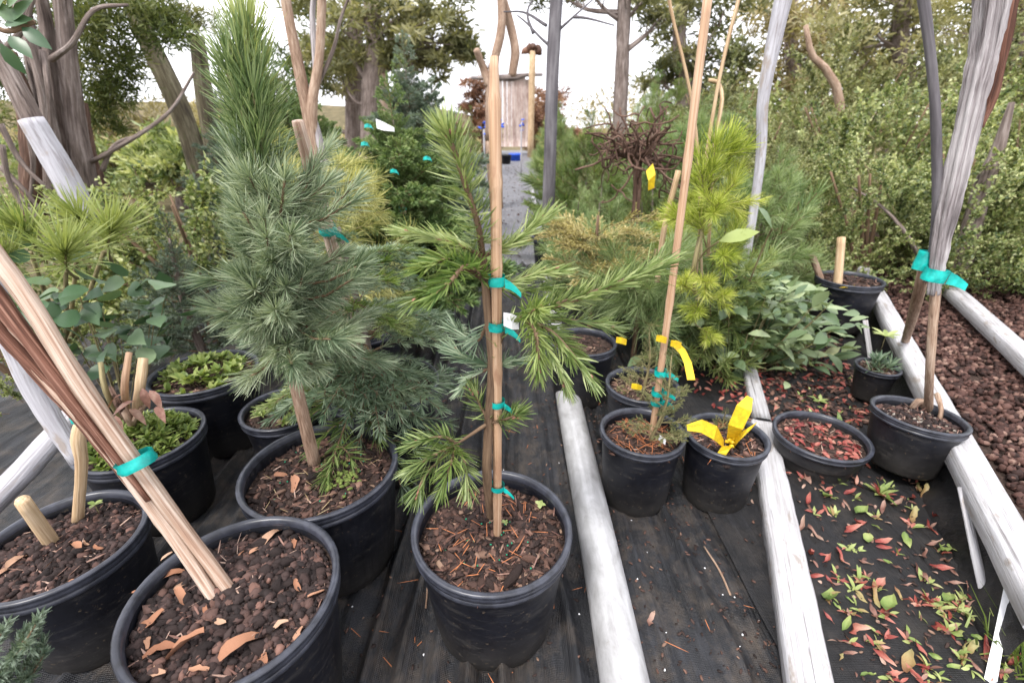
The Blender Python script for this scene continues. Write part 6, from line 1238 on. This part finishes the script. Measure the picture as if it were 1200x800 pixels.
# tree with straight trunk right of centre
B5 = dep(729, 150, 9) * np.array([1, 1, 0]); bigtree("tall_tree", B5, [np.zeros(3)] + rel(B5, [(728, 95, 9), (730, 30, 9), (733, -40, 9)]), [.13, .12, .11, .10], True, clumps_px(B5, [(690, -15, 9, .6), (760, -5, 9, .7), (775, 20, 9, .4), (650, -12, 9.2, .5)]), 2400, .12, .02, 'olive', 'bark', "straight brown trunk with bare twigs above the right row, against white sky", "tree")
for pts in ([(730, 20, 9), (700, 40, 9), (676, 33, 9)], [(728, 60, 9), (770, 75, 9), (800, 70, 9)], [(730, 35, 9), (690, 55, 9), (668, 70, 9)], [(731, 10, 9), (780, 30, 9), (800, 45, 9)]):
    pass
# big trees behind the hedge
for k, (x, Y, clp, n, mat, lb) in enumerate(((800, 13, [(800, 25, 13, 1.3), (840, 60, 13, 1.2), (770, 85, 13, .8), (850, 10, 13, 1.4), (815, 100, 13, 1.0), (790, 0, 13, 1.2), (870, 90, 13, 1.0), (830, 130, 13, 1)], 6000, 'olive', "olive tree behind the brown stake's top"), (930, 15, [(900, 30, 15, 1.6), (950, 60, 15, 1.6), (980, 20, 15, 1.6), (900, 90, 15, 1.3), (940, 5, 15, 1.6), (960, 105, 15, 1.4), (1000, 85, 15, 1.4), (880, 130, 15, 1.3)], 7000, 'tan', "tan-leaved tree behind the curved white stake"), (1060, 11, [(1020, 30, 11, 1.3), (1070, 20, 11, 1.3), (1050, 70, 11, 1.2), (1110, 50, 11, 1.2), (1000, 60, 11, 1.0), (1040, -5, 11, 1.3), (1100, 100, 11, 1.0), (1020, 110, 11, 1.0), (1080, -15, 11, 1.2)], 7000, 'olive', "spreading olive tree behind the hedge, left of the twisted stake"), (1190, 9, [(1150, 30, 9, 1.1), (1190, 60, 9, 1.1), (1180, 0, 9, 1.1), (1215, 100, 9, 1.1), (1170, 110, 9, .9), (1230, 30, 9, 1.1)], 6500, 'olive', "dark tree at the top right corner behind the twisted stake"))):
    b = dep(x, 150, Y) * np.array([1, 1, 0]); bigtree("hedge_tree", b, [np.zeros(3)] + rel(b, [(x + 3, 110, Y), (x - 4, 40, Y), (x + 6, -50, Y)]), [.22, .19, .15, .1], True, clumps_px(b, clp), n, .17 * Y / 12, .04 * Y / 12, mat, 'bark', lb)
# reddish hedges beside the gate
for k, (x, Y, q) in enumerate(((566, 21, 1.2), (632, 21, 1.2), (650, 23, 1.3))):
    b = dep(x, 150, Y) * np.array([1, 1, 0]); z = dep(x, 92 + 12 * k, Y)[2]
    bigtree("rust_hedge", b, [(0, 0, -.1), (0, 0, z * .7)], [.1, .04], True, [np.array([R.normal(0, .3), R.normal(0, .3), z * f, .8]) for f in (.15, .3, .45, .6, .75, .9)], 4200, .17, .045, 'rust', 'bark_red', ["rust red hedge conifer left of the far gate", "rust red hedge conifer right of the far gate", "rust red hedge conifer furthest right of the gate behind the pines"][k], "hedge conifer")
# far woods closing the view
g = Geo(); n = 42000; X = R.uniform(-70, 90, n); Y = R.uniform(38, 60, n); Z = R.random(n) ** 1.3 * np.where(X > 6, 4.5, 1.0) * (.5 + vn(X * .35, Y * .05, 6))
blades(g, np.stack([X, Y, Z - .2], -1), unit(R.normal(0, 1, (n, 3)) + [0, 0, .6]), R.uniform(.2, .5, n), .12, unit(R.normal(0, 1, (n, 3))), None, np.clip(vn(X * .5, Z * .8, 2) * .7 + R.normal(.15, .12, n), 0, 1)); kind(g.obj("far_woods", MT['tan']), 'stuff')
